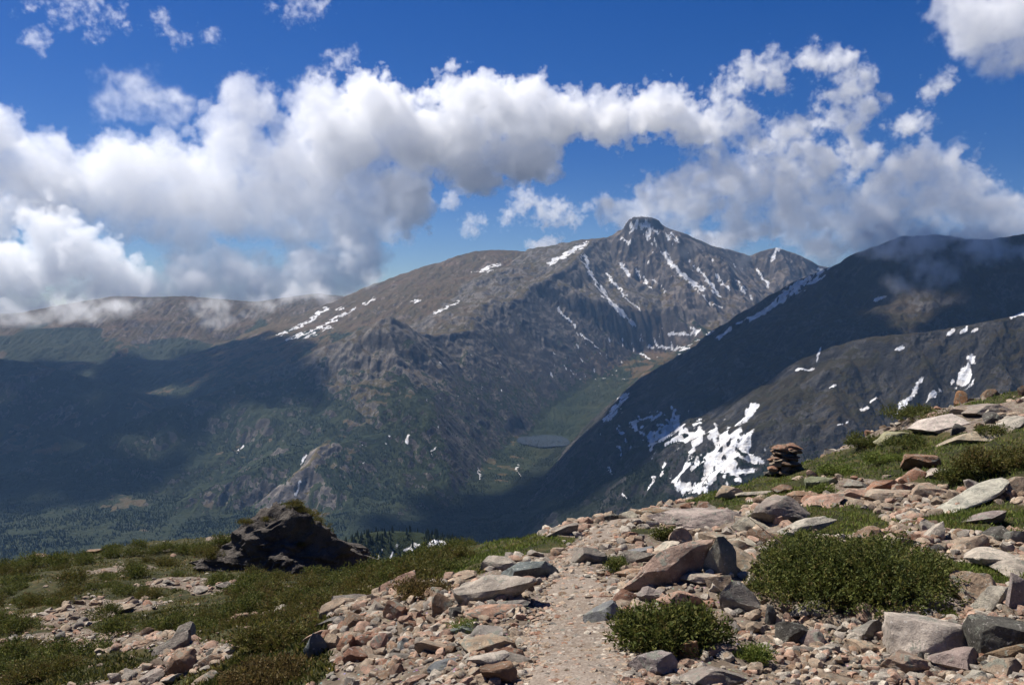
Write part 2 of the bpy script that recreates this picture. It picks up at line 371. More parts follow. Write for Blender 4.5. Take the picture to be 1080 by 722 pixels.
# ---------------------------------------------------------------- the mountains as objects
tt, yy, mx, my, mH, mID, mDist, mW = mountains()
mN = lit(mx, my, mH)
m_snow, m_forest, m_tundra, m_vis = cover(mx, my, mH, mID, mDist, mN, mW)
m = NT('mountain_ground')
pos = m.n('NewGeometry').outputs['Position']
cov = m.n('Attribute', attribute_name='cover'); sep = m.n('SeparateColor', i={'Color': cov.outputs['Color']})
na = m.noise(pos, .004, 6, .6); nb = m.noise(pos, .03, 5, .65); nc_ = m.noise(pos, .12, 3, .6)
rock = m.mix(m.ramp(na, .35, .65), (.095, .085, .075), (.155, .138, .122))
rock = m.mix(m.ramp(nb, .40, .68), rock, (.21, .19, .17))
rock = m.mix(m.ramp(nc_, .48, .30, 0, .55), rock, (.07, .065, .06))
tun = m.mix(m.ramp(nb, .35, .65), (.088, .064, .030), (.056, .052, .022))
tun = m.mix(m.ramp(na, .45, .7), tun, (.105, .078, .050))
tun = m.mix(m.ramp(nc_, .58, .72, 0, .8), tun, (.16, .145, .125))
rock = m.mix(m.math('MULTIPLY', cov.outputs['Alpha'], .75), rock, (.038, .034, .032))
c = m.mix(m.ramp(m.math('ADD', sep.outputs[2], m.math('MULTIPLY', m.math('SUBTRACT', nb, .5), .9)), .25, .65), rock, tun)
fo = m.mix(m.ramp(na, .35, .65), m.mix(nb, (.010, .018, .008), (.026, .038, .015)), m.mix(nb, (.017, .026, .010), (.036, .044, .018)))
c = m.mix(m.ramp(m.math('ADD', sep.outputs[1], m.math('MULTIPLY', m.math('SUBTRACT', nc_, .5), .8)), .3, .6), c, fo)
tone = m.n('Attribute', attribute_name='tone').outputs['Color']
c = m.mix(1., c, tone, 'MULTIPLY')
sn = m.ramp(m.math('ADD', sep.outputs[0], m.math('MULTIPLY', m.math('SUBTRACT', nc_, .5), 1.1)), .26, .74)
c = m.mix(sn, c, m.mix(m.ramp(nb, .35, .65), (.48, .46, .44), (.70, .71, .73)))
nrm = m.bump(nb, .55, 14.0); nrm = m.bump(nc_, .5, 4.0, nrm)
m.surf(c, .92, nrm, .12)
M_MOUNT = m.m
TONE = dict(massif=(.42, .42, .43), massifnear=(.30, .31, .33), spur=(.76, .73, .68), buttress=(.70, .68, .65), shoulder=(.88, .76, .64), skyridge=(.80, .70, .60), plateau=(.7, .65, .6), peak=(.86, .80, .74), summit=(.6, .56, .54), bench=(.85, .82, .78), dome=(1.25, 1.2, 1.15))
GROUPS = [
 ('mountain', ['peak', 'summit'], 'highest peak with flat snow-streaked summit on the skyline', 'mountain'),
 ('mountain', ['spur', 'buttress'], 'rocky spur with a dark craggy knob below the tundra shoulder', 'mountain'),
 ('mountain', ['massif'], 'dark mountain with cloud on its summit and a snow strip down its left crest', 'mountain'),
 ('mountain', ['massifnear'], 'nearest dark mountain slope with the large patchy snowfield at its foot', 'mountain'),
 ('hills', ['shoulder', 'skyridge', 'plateau'], 'brown tundra shoulder and long skyline ridge under the cloud bank', 'hills'),
 ('hills', ['bench', 'dome', 'foothill'], 'pale granite dome and wooded hummocks rising from the valley', 'hills'),
 ('hill', ['knoll'], 'small wooded knoll with snow between its trees just past the grass edge', 'hill'),
 ('valley', ['floor'], 'forested valley floor far below the trail', 'valley'),
]
names_all = [r[0] for r in RIDGES] + ['floor']
gid_of = np.array([[k for k, g in enumerate(GROUPS) if nm in g[1]][0] for nm in names_all])
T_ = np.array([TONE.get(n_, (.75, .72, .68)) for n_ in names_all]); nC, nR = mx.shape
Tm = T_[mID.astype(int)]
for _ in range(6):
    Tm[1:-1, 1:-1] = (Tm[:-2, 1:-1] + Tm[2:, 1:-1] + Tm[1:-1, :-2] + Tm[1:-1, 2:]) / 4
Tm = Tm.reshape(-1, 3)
idg = np.arange(nC * nR).reshape(nC, nR)
quads = np.stack([idg[:-1, :-1], idg[1:, :-1], idg[1:, 1:], idg[:-1, 1:]], -1).reshape(-1, 4)
qid = gid_of[mID][:-1, :-1].reshape(-1)
Vm = np.stack([mx, my, mH], -1).reshape(-1, 3); Nm = np.stack(mN, -1).reshape(-1, 3)
m_steep = np.sqrt(np.maximum(1 - mN[2] ** 2, 0)) / np.maximum(mN[2], .05)
m_cliff = sstep(.78, 1.15, m_steep + .25 * fbm(mx / 60, my / 60, 3, 281))
Cm = np.stack([m_snow, m_forest, m_tundra, m_cliff], -1).reshape(-1, 4)
for k, (nm, _, lab, cat) in enumerate(GROUPS):
    q = quads[qid == k]
    if not len(q): continue
    used, inv = np.unique(q, return_inverse=True)
    me = mesh_from(nm, Vm[used], inv.reshape(-1, 4), M_MOUNT)
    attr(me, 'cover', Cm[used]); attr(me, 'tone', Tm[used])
    me.normals_split_custom_set_from_vertices(Nm[used].astype(np.float32))
    tag(link(bpy.data.objects.new(nm, me)), lab, cat, kind='structure')
def mz(X, Y):
    """ground of the mountains under plan point(s)"""
    c = np.interp(np.asarray(X) / np.asarray(Y), tt, np.arange(nC)); r = np.interp(Y, yy, np.arange(nR))
    ci = np.clip(c.astype(int), 0, nC - 2); ri = np.clip(r.astype(int), 0, nR - 2); u = c - ci; v = r - ri
    return (mH[ci, ri] * (1 - u) + mH[ci + 1, ri] * u) * (1 - v) + (mH[ci, ri + 1] * (1 - u) + mH[ci + 1, ri + 1] * u) * v
# ---------------------------------------------------------------- the lake in the gorge
P = LAKE; zl = LAKE_Z
a = np.linspace(0, 2 * np.pi, 49)[:-1]
rr = 1 + .14 * fbm(np.cos(a) * 1.7, np.sin(a) * 1.7, 3, 301)
V = np.stack([P[0] + 165 * rr * np.cos(a), P[1] + 250 * rr * np.sin(a), np.full(48, zl)], -1)
V = np.vstack([V, [[P[0], P[1], zl]]]); Fc = np.array([[i, (i + 1) % 48, 48] for i in range(48)])
m = NT('lake_water'); wn = m.noise(m.n('NewGeometry').outputs['Position'], .15, 3)
m.surf((.035, .045, .06), .2, m.bump(wn, .15, .5), .5)
tag(link(bpy.data.objects.new('lake', mesh_from('lake', V, Fc, m.m))), 'small grey lake lying in the mouth of the gorge', 'lake', kind='structure')
# ---------------------------------------------------------------- conifers: the far woods
def cones(P, h, r, tiers, sides, seed):
    rs = np.random.RandomState(seed); n = len(P); Vs = []; Fs = []; base = 0
    rot = rs.rand(n) * 6.28
    for t_ in range(tiers):
        z0 = t_ / tiers * .8; z1 = min(1., z0 + (.62 if tiers > 1 else 1)); rad = (1 - z0 * .95)
        ang = rot[:, None] + np.arange(sides) / sides * 2 * np.pi + t_
        rr_ = r[:, None] * rad * (.7 + .6 * rs.rand(n, sides))
        ring = np.stack([P[:, 0, None] + rr_ * np.cos(ang), P[:, 1, None] + rr_ * np.sin(ang), P[:, 2, None] + h[:, None] * (z0 + .06 * rs.rand(n, sides))], -1)
        tip = np.stack([P[:, 0] + .1 * r * rs.randn(n), P[:, 1] + .1 * r * rs.randn(n), P[:, 2] + h * z1], -1)[:, None]
        v = np.concatenate([ring, tip], 1); Vs.append(v.reshape(-1, 3))
        o = base + np.arange(n)[:, None] * (sides + 1)
        i = np.arange(sides)
        f = np.stack([o + i, o + (i + 1) % sides, np.broadcast_to(o + sides, (n, sides))], -1); Fs.append(f.reshape(-1, 3))
        base += n * (sides + 1)
    return np.vstack(Vs), np.vstack(Fs)
m = NT('conifer')
rnd = m.noise(m.n('NewGeometry').outputs['Position'], .02, 3)
m.surf(m.mix(m.ramp(rnd, .35, .65), (.010, .017, .008), (.026, .035, .014)), .9, None, .1)
M_CON = m.m
wgt = np.where(m_vis, 1.0, .06) * np.clip(m_forest * 1.1 - .12, 0, 1) * (1 - m_snow) * (my > 1700) * (my < 7500)
wgt = wgt * (.08 + sstep(.38, .60, vnoise(mx / 130, my / 130, 291) * .6 + vnoise(mx / 45, my / 45, 292) * .4))
wgt = wgt.ravel(); wgt /= wgt.sum()
pick = rng.choice(wgt.size, 95000, p=wgt)
jx_ = (rng.rand(len(pick)) - .5) * 14 + Vm[pick, 0]; jy_ = (rng.rand(len(pick)) - .5) * 14 + Vm[pick, 1]
hh = 5 + 7 * rng.rand(len(pick)) ** 1.5
V, Fc = cones(np.stack([jx_, jy_, mz(jx_, jy_) - .5], -1), hh, hh * .22, 1, 4, 5)
tag(link(bpy.data.objects.new('forest', mesh_from('forest', V, Fc, M_CON, False))), 'dark conifer woods covering the valley sides far below', 'forest', kind='stuff')
kn = np.argwhere(np.isin(mID, [i for i, r in enumerate(RIDGES) if r[0] == 'knoll']) & (my > 1000) & (my < 1500))
Xk, Yk = mx[kn[:, 0], kn[:, 1]], my[kn[:, 0], kn[:, 1]]
kpx, kpy = project(Xk, Yk, mH[kn[:, 0], kn[:, 1]])
wk = (kpx > 330) * (kpx < 560) * (kpy < 640) * (.12 + .9 * (vnoise(Xk / 40, Yk / 40, 311) > .42)) * (1 - .75 * m_snow[kn[:, 0], kn[:, 1]]); wk /= wk.sum()
pk = rng.choice(len(kn), 2600, p=wk)
jx_ = Xk[pk] + rng.randn(len(pk)) * 4; jy_ = Yk[pk] + rng.randn(len(pk)) * 4
hh = 5 + 8 * rng.rand(len(pk))
V, Fc = cones(np.stack([jx_, jy_, mz(jx_, jy_) - .4], -1), hh, hh * .17, 4, 7, 6)
tag(link(bpy.data.objects.new('woods', mesh_from('woods', V, Fc, M_CON, False))), 'conifers standing thickly on the snowy knoll', 'woods', kind='stuff')
# ---------------------------------------------------------------- the air
if HAZE > 0:
    x0, x1, y0, y1, z0, z1 = -7700, 7700, -120, 10400, -1000, 960
    V = np.array([[x, y, z] for x in (x0, x1) for y in (y0, y1) for z in (z0, z1)], float)
    Fc = np.array([[0, 1, 3, 2], [4, 6, 7, 5], [0, 4, 5, 1], [2, 3, 7, 6], [0, 2, 6, 4], [1, 5, 7, 3]])
    m = NT('haze')
    pv = m.n('VolumePrincipled', i={'Color': (.32, .58, 1.0), 'Density': HAZE, 'Anisotropy': .2})
    m.t.links.new(pv.outputs[0], m.out.inputs['Volume'])
    tag(link(bpy.data.objects.new('haze', mesh_from('haze', V, Fc, m.m, False))), 'thin blue air between the trail and the mountains', 'haze', kind='stuff')
# ---------------------------------------------------------------- clouds: real vapour, standing in the air beyond the mountains
DC = 12500.0
def gn_cloud(name, puffs, cell, dens, amp, scale, soft, seed, label, group=None, aniso=.35, wisp=0.0, lump=1.0, warp=900., grow=60., fine=1.6, kind=None, pad=None):
    """puffs: (n,4) world centre and radius. Geometry nodes turn them into a grid of vapour with a ragged noisy edge."""
    puffs = np.asarray(puffs, float)
    vd = bpy.data.volumes.new(name)
    o = link(bpy.data.objects.new(name, vd))
    mt = NT(name + '_vapour')
    at_ = mt.n('VolumeInfo').outputs['Density']
    pv = mt.n('VolumePrincipled', i={'Color': (.985, .987, .99), 'Density': mt.math('MULTIPLY', at_, dens), 'Anisotropy': aniso, 'Density Attribute': ''})
    mt.t.links.new(pv.outputs[0], mt.out.inputs['Volume'])
    vd.materials.append(mt.m); mt.m.cycles.volume_sampling = 'DISTANCE'; mt.m.cycles.volume_step_rate = 3.0
    g = bpy.data.node_groups.new(name, 'GeometryNodeTree')
    g.interface.new_socket('Geometry', in_out='INPUT', socket_type='NodeSocketGeometry'); g.interface.new_socket('Geometry', in_out='OUTPUT', socket_type='NodeSocketGeometry')
    N = g.nodes; Lk = g.links.new
    gi = N.new('NodeGroupInput'); go = N.new('NodeGroupOutput')
    posn = N.new('GeometryNodeInputPosition')
    def M(op, a_, b_=0.):
        nd = N.new('ShaderNodeMath'); nd.operation = op
        for k_, v_ in enumerate((a_, b_)):
            if isinstance(v_, bpy.types.NodeSocket): Lk(v_, nd.inputs[k_])
            else: nd.inputs[k_].default_value = v_
        return nd.outputs[0]
    vm0 = N.new('ShaderNodeVectorMath'); vm0.operation = 'ADD'; Lk(posn.outputs[0], vm0.inputs[0]); vm0.inputs[1].default_value = (seed * 433., seed * 719., seed * 57.)
    nw = N.new('ShaderNodeTexNoise'); Lk(vm0.outputs[0], nw.inputs['Vector']); nw.inputs['Scale'].default_value = 1. / (scale * 1.5); nw.inputs['Detail'].default_value = 7; nw.inputs['Roughness'].default_value = .6
    vm1 = N.new('ShaderNodeVectorMath'); vm1.operation = 'MULTIPLY_ADD'; Lk(nw.outputs['Color'], vm1.inputs[0]); vm1.inputs[1].default_value = (warp,) * 3
    vm2 = N.new('ShaderNodeVectorMath'); vm2.operation = 'SUBTRACT'; Lk(posn.outputs[0], vm2.inputs[0]); vm2.inputs[1].default_value = (warp * .5,) * 3
    Lk(vm2.outputs[0], vm1.inputs[2]); wpos = vm1.outputs[0]
    sdf = None
    for r in sorted(set(np.round(puffs[:, 3], 1))):
        P = puffs[np.round(puffs[:, 3], 1) == r][:, :3]
        sw = N.new('GeometryNodeIndexSwitch'); sw.data_type = 'VECTOR'
        while len(sw.index_switch_items) < len(P): sw.index_switch_items.new()
        for k_, p_ in enumerate(P): sw.inputs[k_ + 1].default_value = p_.tolist()
        ix = N.new('GeometryNodeInputIndex'); Lk(ix.outputs[0], sw.inputs[0])
        sp = N.new('GeometryNodePoints'); sp.inputs['Count'].default_value = len(P); Lk(sw.outputs[0], sp.inputs['Position'])
        px = N.new('GeometryNodeProximity'); px.target_element = 'POINTS'; Lk(sp.outputs[0], px.inputs[0]); Lk(wpos, px.inputs['Sample Position'])
        d = M('SUBTRACT', px.outputs['Distance'], float(r))
        if sdf is None: sdf = d
        else:
            nd = N.new('ShaderNodeMath'); nd.operation = 'SMOOTH_MIN'; Lk(sdf, nd.inputs[0]); Lk(d, nd.inputs[1]); nd.inputs[2].default_value = float(r) * .6; sdf = nd.outputs[0]
    def noise(sc, det, rough, dist=0., off=0.):
        vm = N.new('ShaderNodeVectorMath'); vm.operation = 'ADD'; Lk(posn.outputs[0], vm.inputs[0]); vm.inputs[1].default_value = (seed * 917. + off, seed * 331., seed * 77.)
        nn = N.new('ShaderNodeTexNoise'); Lk(vm.outputs[0], nn.inputs['Vector']); nn.inputs['Scale'].default_value = sc; nn.inputs['Detail'].default_value = det; nn.inputs['Roughness'].default_value = rough; nn.inputs['Distortion'].default_value = dist
        return nn.outputs[0]
    n1 = noise(1. / scale, 7, .58, .4)
    def bil(sc, det, off):
        vm = N.new('ShaderNodeVectorMath'); vm.operation = 'ADD'; Lk(posn.outputs[0], vm.inputs[0]); vm.inputs[1].default_value = (seed * 611. + off, seed * 131., seed * 57.)
        vo = N.new('ShaderNodeTexVoronoi'); Lk(vm.outputs[0], vo.inputs['Vector']); vo.inputs['Scale'].default_value = sc; vo.inputs['Detail'].default_value = det; vo.inputs['Roughness'].default_value = .55
        return vo.outputs['Distance']
    sdf = M('ADD', sdf, M('MULTIPLY', M('SUBTRACT', n1, .5), amp * 3.))
    sdf = M('ADD', sdf, M('MULTIPLY', M('SUBTRACT', noise(4.2 / scale, 5, .66, .3, 99.), .5), amp * fine * 1.2))
    if lump > 0: sdf = M('ADD', sdf, M('MULTIPLY', M('SUBTRACT', bil(1.6 / scale, 3., 31.), .45), amp * lump))
    sdf = M('SUBTRACT', sdf, grow)
    den = N.new('ShaderNodeMapRange'); den.interpolation_type = 'SMOOTHSTEP'; Lk(sdf, den.inputs['Value'])
    den.inputs['From Min'].default_value = 0; den.inputs['From Max'].default_value = -soft; den.inputs['To Min'].default_value = 0; den.inputs['To Max'].default_value = 1
    dd = den.outputs[0]
    if wisp > 0:
        n2 = noise(1. / (scale * .55), 5, .62, .8, 555.)
        mr = N.new('ShaderNodeMapRange'); Lk(n2, mr.inputs['Value']); mr.inputs['From Min'].default_value = .5 - .16 / max(wisp, .1) * .5; mr.inputs['From Max'].default_value = .66; mr.inputs['To Min'].default_value = 1 - wisp; mr.inputs['To Max'].default_value = 1.
        dd = M('MULTIPLY', dd, mr.outputs[0])
    vc = N.new('GeometryNodeVolumeCube'); Lk(dd, vc.inputs['Density'])
    pd = pad if pad is not None else amp * 1.1
    lo = (puffs[:, :3] - puffs[:, 3:]).min(0) - pd; hi = (puffs[:, :3] + puffs[:, 3:]).max(0) + pd
    vc.inputs['Min'].default_value = lo.tolist(); vc.inputs['Max'].default_value = hi.tolist()
    for ax, k_ in enumerate('XYZ'): vc.inputs['Resolution ' + k_].default_value = max(8, int((hi[ax] - lo[ax]) / cell))
    sm = N.new('GeometryNodeSetMaterial'); sm.inputs['Material'].default_value = mt.m
    Lk(vc.outputs[0], sm.inputs[0]); Lk(sm.outputs[0], go.inputs[0])
    md = o.modifiers.new('vapour', 'NODES'); md.node_group = g
    tag(o, label, 'cloud', group, kind)
    print('cloud', name, [vc.inputs['Resolution ' + k_].default_value for k_ in 'XYZ'], len(puffs))
    return o
def puffs(lobes, D, seed, depth=1.0, classes=(26, 15, 9)):
    """lobes: (cx, cy, rx, ry, n) in photo pixels at distance D; fills each with puffs of three sizes"""
    rs = np.random.RandomState(seed); out = []; px = D / F
    for cx, cy, rx, ry, n in lobes:
        for k in range(n):
            c = rs.choice(3, p=[.3, .4, .3]); r = classes[c]
            while True:
                q = rs.rand(3) * 2 - 1
                if q @ q < 1: break
            q = q / max(np.linalg.norm(q), .3) * np.linalg.norm(q) ** .6 if c else q * .7
            fx = max(rx - r, 1); fy = max(ry - r, 1)
            P = at(cx + q[0] * fx, cy + q[1] * fy, D)
            P[1] += q[2] * min(rx, 1.6 * ry) * depth * px
            out.append((*P, r * px))
    return np.array(out)
BANK = [(-60,230,110,75,50),(40,190,90,50,44),(110,200,80,44,40),(130,180,85,46,40),(190,200,90,70,60),(235,150,60,48,34),(262,112,24,28,12),(270,215,95,62,60),(330,185,85,76,62),(345,130,60,50,36),(400,215,60,58,38),
        (410,140,60,50,40),(-20,140,60,45,26),(50,170,60,44,24),(345,240,70,40,34),(180,240,70,22,20)]
BASE = [(200,298,60,24,16),(270,292,60,26,20),(330,290,56,30,26),(370,275,40,30,20),(300,310,70,14,12),(160,310,50,14,10),(250,318,60,9,8)]
LOWL = [(20,290,80,45,44),(-40,300,70,50,34),(70,270,60,46,38),(110,290,46,36,26),(50,240,44,28,20),(30,325,80,18,14),(-60,250,50,50,26),(135,300,24,18,8)]
HEAD = [(470,150,66,54,52),(500,105,56,32,34),(545,120,62,46,44),(590,125,46,34,26),(560,165,50,26,18),(640,128,40,28,22),(690,118,46,24,24),(725,128,26,18,10),(430,205,40,40,20),(500,190,36,16,10),(400,110,44,36,26),(365,150,40,40,24)]
RIGHT = [(720,205,46,30,34),(760,185,46,34,36),(800,195,60,40,50),(850,215,70,40,60),(800,235,50,22,26),(690,215,30,14,12),(920,235,60,30,46),(960,205,52,40,46),(1010,205,50,44,46),(1050,230,50,32,34),(980,170,36,20,16),
        (870,258,40,14,14),(1110,225,60,36,30),(660,228,26,8,8),(1040,258,60,16,20),(960,255,50,14,18),(700,235,50,8,10),(770,245,50,10,12)]
ARC = [(765,100,20,18,14),(790,75,26,14,16),(820,64,28,10,16),(855,60,22,10,10),(880,68,24,12,14),(905,85,20,16,12),(915,112,12,20,12),(900,140,14,22,10),(820,85,20,14,8),(780,125,40,24,30),(830,140,36,20,26),(745,140,26,18,14),(880,105,20,14,8),(985,95,14,10,5),(865,165,30,18,16),(940,170,26,16,10),(840,180,60,26,26),(900,165,46,24,18),(800,150,40,26,18),(880,130,30,18,10),(960,130,24,20,8)]
TOPR = [(1030,30,46,34,22),(1065,20,46,40,22),(1010,12,34,22,10),(1060,60,34,14,8)]
VEIL = [(140,96,44,26,22),(120,110,30,22,10),(165,105,30,20,10),(190,118,24,14,5)]
S_ = (16, 10, 6)
gn_cloud('cloud', puffs(BANK, DC, 1, .45), 20, .0032, 150, 560, 40, 1, 'wide grey-white cloud bank spread over the left skyline ridge', aniso=.3, lump=1.0, warp=1000, grow=90, wisp=.6, fine=2.2)
gn_cloud('cloud', puffs(BASE, DC - 700, 10, .5), 24, .0052, 140, 480, 110, 10, 'soft low cloud resting on the left ridge where the snow streaks begin', aniso=.3, lump=.6, warp=900, grow=100, wisp=.7, fine=2.0)
gn_cloud('cloud', puffs(LOWL, DC - 1300, 11, .5), 18, .0062, 130, 420, 28, 11, 'bright cumulus heap low at the far left edge', aniso=.3, lump=1.7, warp=800, grow=80, wisp=.5, fine=2.2)
gn_cloud('cloud', puffs(HEAD, DC, 2, .45), 17, .0066, 130, 420, 22, 2, 'bright billowing cumulus cloud reaching right towards the peak', aniso=.3, lump=1.8, warp=800, grow=95, wisp=.5, fine=2.4)
gn_cloud('cloud', puffs(RIGHT, DC, 3, .30, (20, 13, 8)), 18, .0060, 190, 480, 60, 3, 'broken white cloud spread above the right mountain', aniso=.3, wisp=.85, lump=.9, warp=1300, grow=120, fine=2.4)
gn_cloud('cloud', puffs(ARC, DC + 300, 13, .5, (14, 9, 6)), 17, .0085, 150, 360, 60, 13, 'ragged white arc of cloud high above the right mountain', aniso=.3, wisp=.97, lump=.6, warp=900, grow=62, fine=2.0)
SMALL = [
 ([(575,222,42,20,16),(560,212,26,14,8),(603,232,20,12,6)], 2500, .8, 26, .006, 110, 300, 70, 750, 70, .6, 1.0, 'small white puff cloud in the blue gap left of the peak'),
 ([(497,238,18,14,8),(535,228,14,8,4)], 2500, .8, 22, .006, 90, 260, 70, 550, 55, .6, 1.0, 'tiny round cloud puff hanging just above the shoulder skyline'),
 ([(478,212,14,9,5)], 2500, .8, 20, .006, 80, 240, 70, 450, 50, .6, .8, 'tiny cloud scrap under the end of the billowing cumulus'),
 ([(575,259,24,9,6)], 2500, .8, 22, .007, 90, 280, 70, 450, 60, .4, 1.0, 'low flat puff behind the skyline left of the peak'),
 ([(758,252,34,12,8),(735,250,20,9,4)], 2500, .8, 24, .007, 90, 280, 70, 450, 60, .4, 1.0, 'low flat puff behind the skyline right of the peak'),
 ([(640,215,30,7,5)], 2500, .8, 22, .006, 80, 260, 70, 450, 50, .6, .8, 'thin flat cloud strip just above the peak on its left'),
 ([(90,8,50,20,12),(110,25,30,16,8),(60,4,40,12,6)], -1000, .5, 20, .005, 130, 300, 100, 900, 50, .95, .5, 'ragged streaky cloud in the top left corner of the sky'),
 ([(38,38,18,14,8)], -1000, .5, 18, .005, 110, 280, 90, 600, 50, .85, .6, 'small white scrap below the ragged top left cloud'),
 ([(176,26,20,9,7),(188,38,12,10,4)], -1000, .5, 18, .005, 110, 280, 90, 700, 50, .9, .5, 'slanting white scrap along the top, right of the corner cloud'),
 ([(222,36,14,8,5)], -1000, .5, 18, .005, 100, 260, 90, 600, 50, .9, .5, 'faintest cloud scrap beside the slanting one'),
 ([(318,14,36,14,10),(300,20,22,8,4)], -800, .6, 19, .005, 120, 300, 90, 750, 50, .8, .6, 'bright cloud scrap at the top edge above the left bank'),
 ([(356,68,36,14,10),(335,74,20,10,4)], -800, .6, 19, .005, 120, 300, 80, 700, 50, .8, .6, 'small bright cloud just above the billowing cumulus'),
]
for k, (lb, dd_, dp_, ce, de, am, scl, so_, wa, gr, wi, lu, lab) in enumerate(SMALL):
    gn_cloud('cloud', puffs([(a_, b_, c_, d_, int(n_ * 2.2)) for a_, b_, c_, d_, n_ in lb], DC + dd_, 60 + k, dp_, (9, 6, 4)), ce * .85, de * 1.1, am * 1.1, scl * .8, so_ * .8, 60 + k, lab, aniso=.35, lump=lu, warp=wa * 1.25, grow=gr * .75, wisp=min(wi + .15, .95), fine=2.4)
gn_cloud('cloud', puffs(TOPR, DC - 1000, 6, .5), 24, .0050, 170, 420, 100, 6, 'white cloud in the top right corner of the sky', aniso=.35, lump=.8, warp=900, grow=90, wisp=.7)
gn_cloud('cloud', puffs(VEIL, DC - 500, 8, .4, S_), 22, .0026, 140, 330, 140, 8, 'thin veil of cloud above the left bank', aniso=.35, lump=.3, warp=900, grow=90, wisp=.97)
# mist caught on the ridges
gn_cloud('mist', puffs([(955,262,44,14,12),(985,282,34,16,8),(920,250,24,8,4),(1030,268,30,14,6),(950,296,20,10,3),(970,248,60,10,14),(1060,262,40,14,10)], 3950., 21, .5, (13, 9, 6)), 12, .024, 60, 170, 70, 21, 'thin mist hanging on the upper right mountain', aniso=.4, lump=0, warp=330, grow=22, wisp=.8, kind='stuff')
gn_cloud('mist', puffs([(110,322,90,12,16),(235,320,60,12,12),(320,308,60,14,14),(250,335,50,10,6),(390,296,26,12,6),(60,330,90,10,16)], 8500., 22, .6, (13, 9, 6)), 22, .0085, 90, 300, 110, 22, 'mist trailing from the cloud bank over the left ridge', aniso=.4, lump=0, warp=550, grow=20, wisp=.9, kind='stuff')
gn_cloud('mist', puffs([(745,262,40,10,9),(715,268,30,10,6),(775,275,30,10,6)], 8300., 23, .5, (11, 8, 6)), 22, .0013, 90, 300, 130, 23, 'faint mist in front of the right shoulder of the peak', aniso=.4, lump=0, warp=550, grow=20, wisp=.8, kind='stuff')
# the clouds overhead that shade the dark mountainsides
def overhead(cx, cy, cz, hc, rx, ry, n, seed):
    r_ = np.random.RandomState(seed); k = (hc - cz) / math.tan(SUN_EL); q = r_.rand(n) * 6.28; u = r_.rand(n) ** .5
    if seed == 31:                                                  # a gap that lets light through to the mist on the summit
        g = np.hypot(cx + rx * u * np.cos(q) - 1820, cy + ry * u * np.sin(q) - 4080) > 450; q = q[g]; u = u[g]; n = len(q)
    return np.stack([cx + k * math.sin(SUN_AZ) + rx * u * np.cos(q), cy + k * math.cos(SUN_AZ) + ry * u * np.sin(q), hc + 120 * r_.randn(n), np.where(r_.rand(n) < .5, 330., 220.)], -1)
gn_cloud('cloud', overhead(2100, 4150, 0, 3500, 2000, 1000, 190, 31), 60, .03, 120, 500, 120, 31, 'cloud overhead', warp=500, grow=90, kind='stuff')
gn_cloud('cloud', overhead(-2850, 5750, -500, 4300, 1700, 2000, 160, 32), 60, .022, 120, 500, 120, 32, 'cloud overhead', warp=500, grow=20, kind='stuff')
gn_cloud('cloud', overhead(120, 3750, -750, 3500, 560, 950, 34, 33), 60, .02, 120, 500, 120, 33, 'cloud overhead', warp=500, grow=20, kind='stuff')
# ---------------------------------------------------------------- the slope we stand on
CTRL_W = [(0,0,0),(-3,0,-.75),(3,0,.1),(-8,0,-2.5),(8,0,.7),(-14,0,-4.3),(14,0,1.6),(0,-8,.7),(-10,-8,-2.2),(10,-8,1.7),(-30,10,-8.0),(26,8,2.2)]
CTRL_P = [(600,722,5.0),(540,700,5.4),(605,640,8.0),(612,590,11.2),(640,556,15.5),(650,543,18.5),(700,537,20),(760,518,22.5),(830,498,26),(900,470,27),(950,446,28),(1000,428,28.5),(1080,408,29.5),(1200,372,31),
 (0,600,62),(100,584,58),(200,572,52),(300,603,44),(385,614,36),(430,614,29),(480,597,24),(560,567,20.5),(600,552,19),
 (0,722,11.5),(100,690,14.5),(0,640,27),(200,640,22),(300,640,19),(120,610,37),(250,610,36),(400,610,22),(480,595,16.5),
 (400,690,7.4),(340,655,10.5),(470,640,9.2),(250,720,8.2),(530,605,11.8),(440,720,5.8),
 (1080,722,5.3),(900,722,5.1),(1080,640,7.3),(1080,560,10.5),(1080,500,15.5),(900,600,9.2),(900,650,7.2),(760,690,6.0),(700,610,9.6),(760,575,12),(840,545,15.5),(960,510,18),(1000,470,22),(900,500,21),(1080,450,23),(1200,520,13),(1200,640,7.0)]
CREST = [(-500,80),(0,64),(100,60),(200,54),(300,47),(385,37),(430,30),(480,25),(560,21.2),(600,19.6),(650,19.2),(700,20.6),(760,23),(830,26.8),(900,28),(1000,29.3),(1080,30.3),(1500,36)]
_P = np.array([list(c) for c in CTRL_W] + [at(*c).tolist() for c in CTRL_P], float)
def _tps_fit(P, lam=.02):
    n = len(P); d = np.hypot(P[:, None, 0] - P[None, :, 0], P[:, None, 1] - P[None, :, 1])
    K = d * d * np.log(d + 1e-9) + lam * np.eye(n) * 10
    A = np.zeros((n + 3, n + 3)); A[:n, :n] = K; A[:n, n] = 1; A[:n, n + 1:] = P[:, :2]; A[n, :n] = 1; A[n + 1:, :n] = P[:, :2].T
    return np.linalg.solve(A, np.concatenate([P[:, 2], np.zeros(3)]))
_wt = _tps_fit(_P)
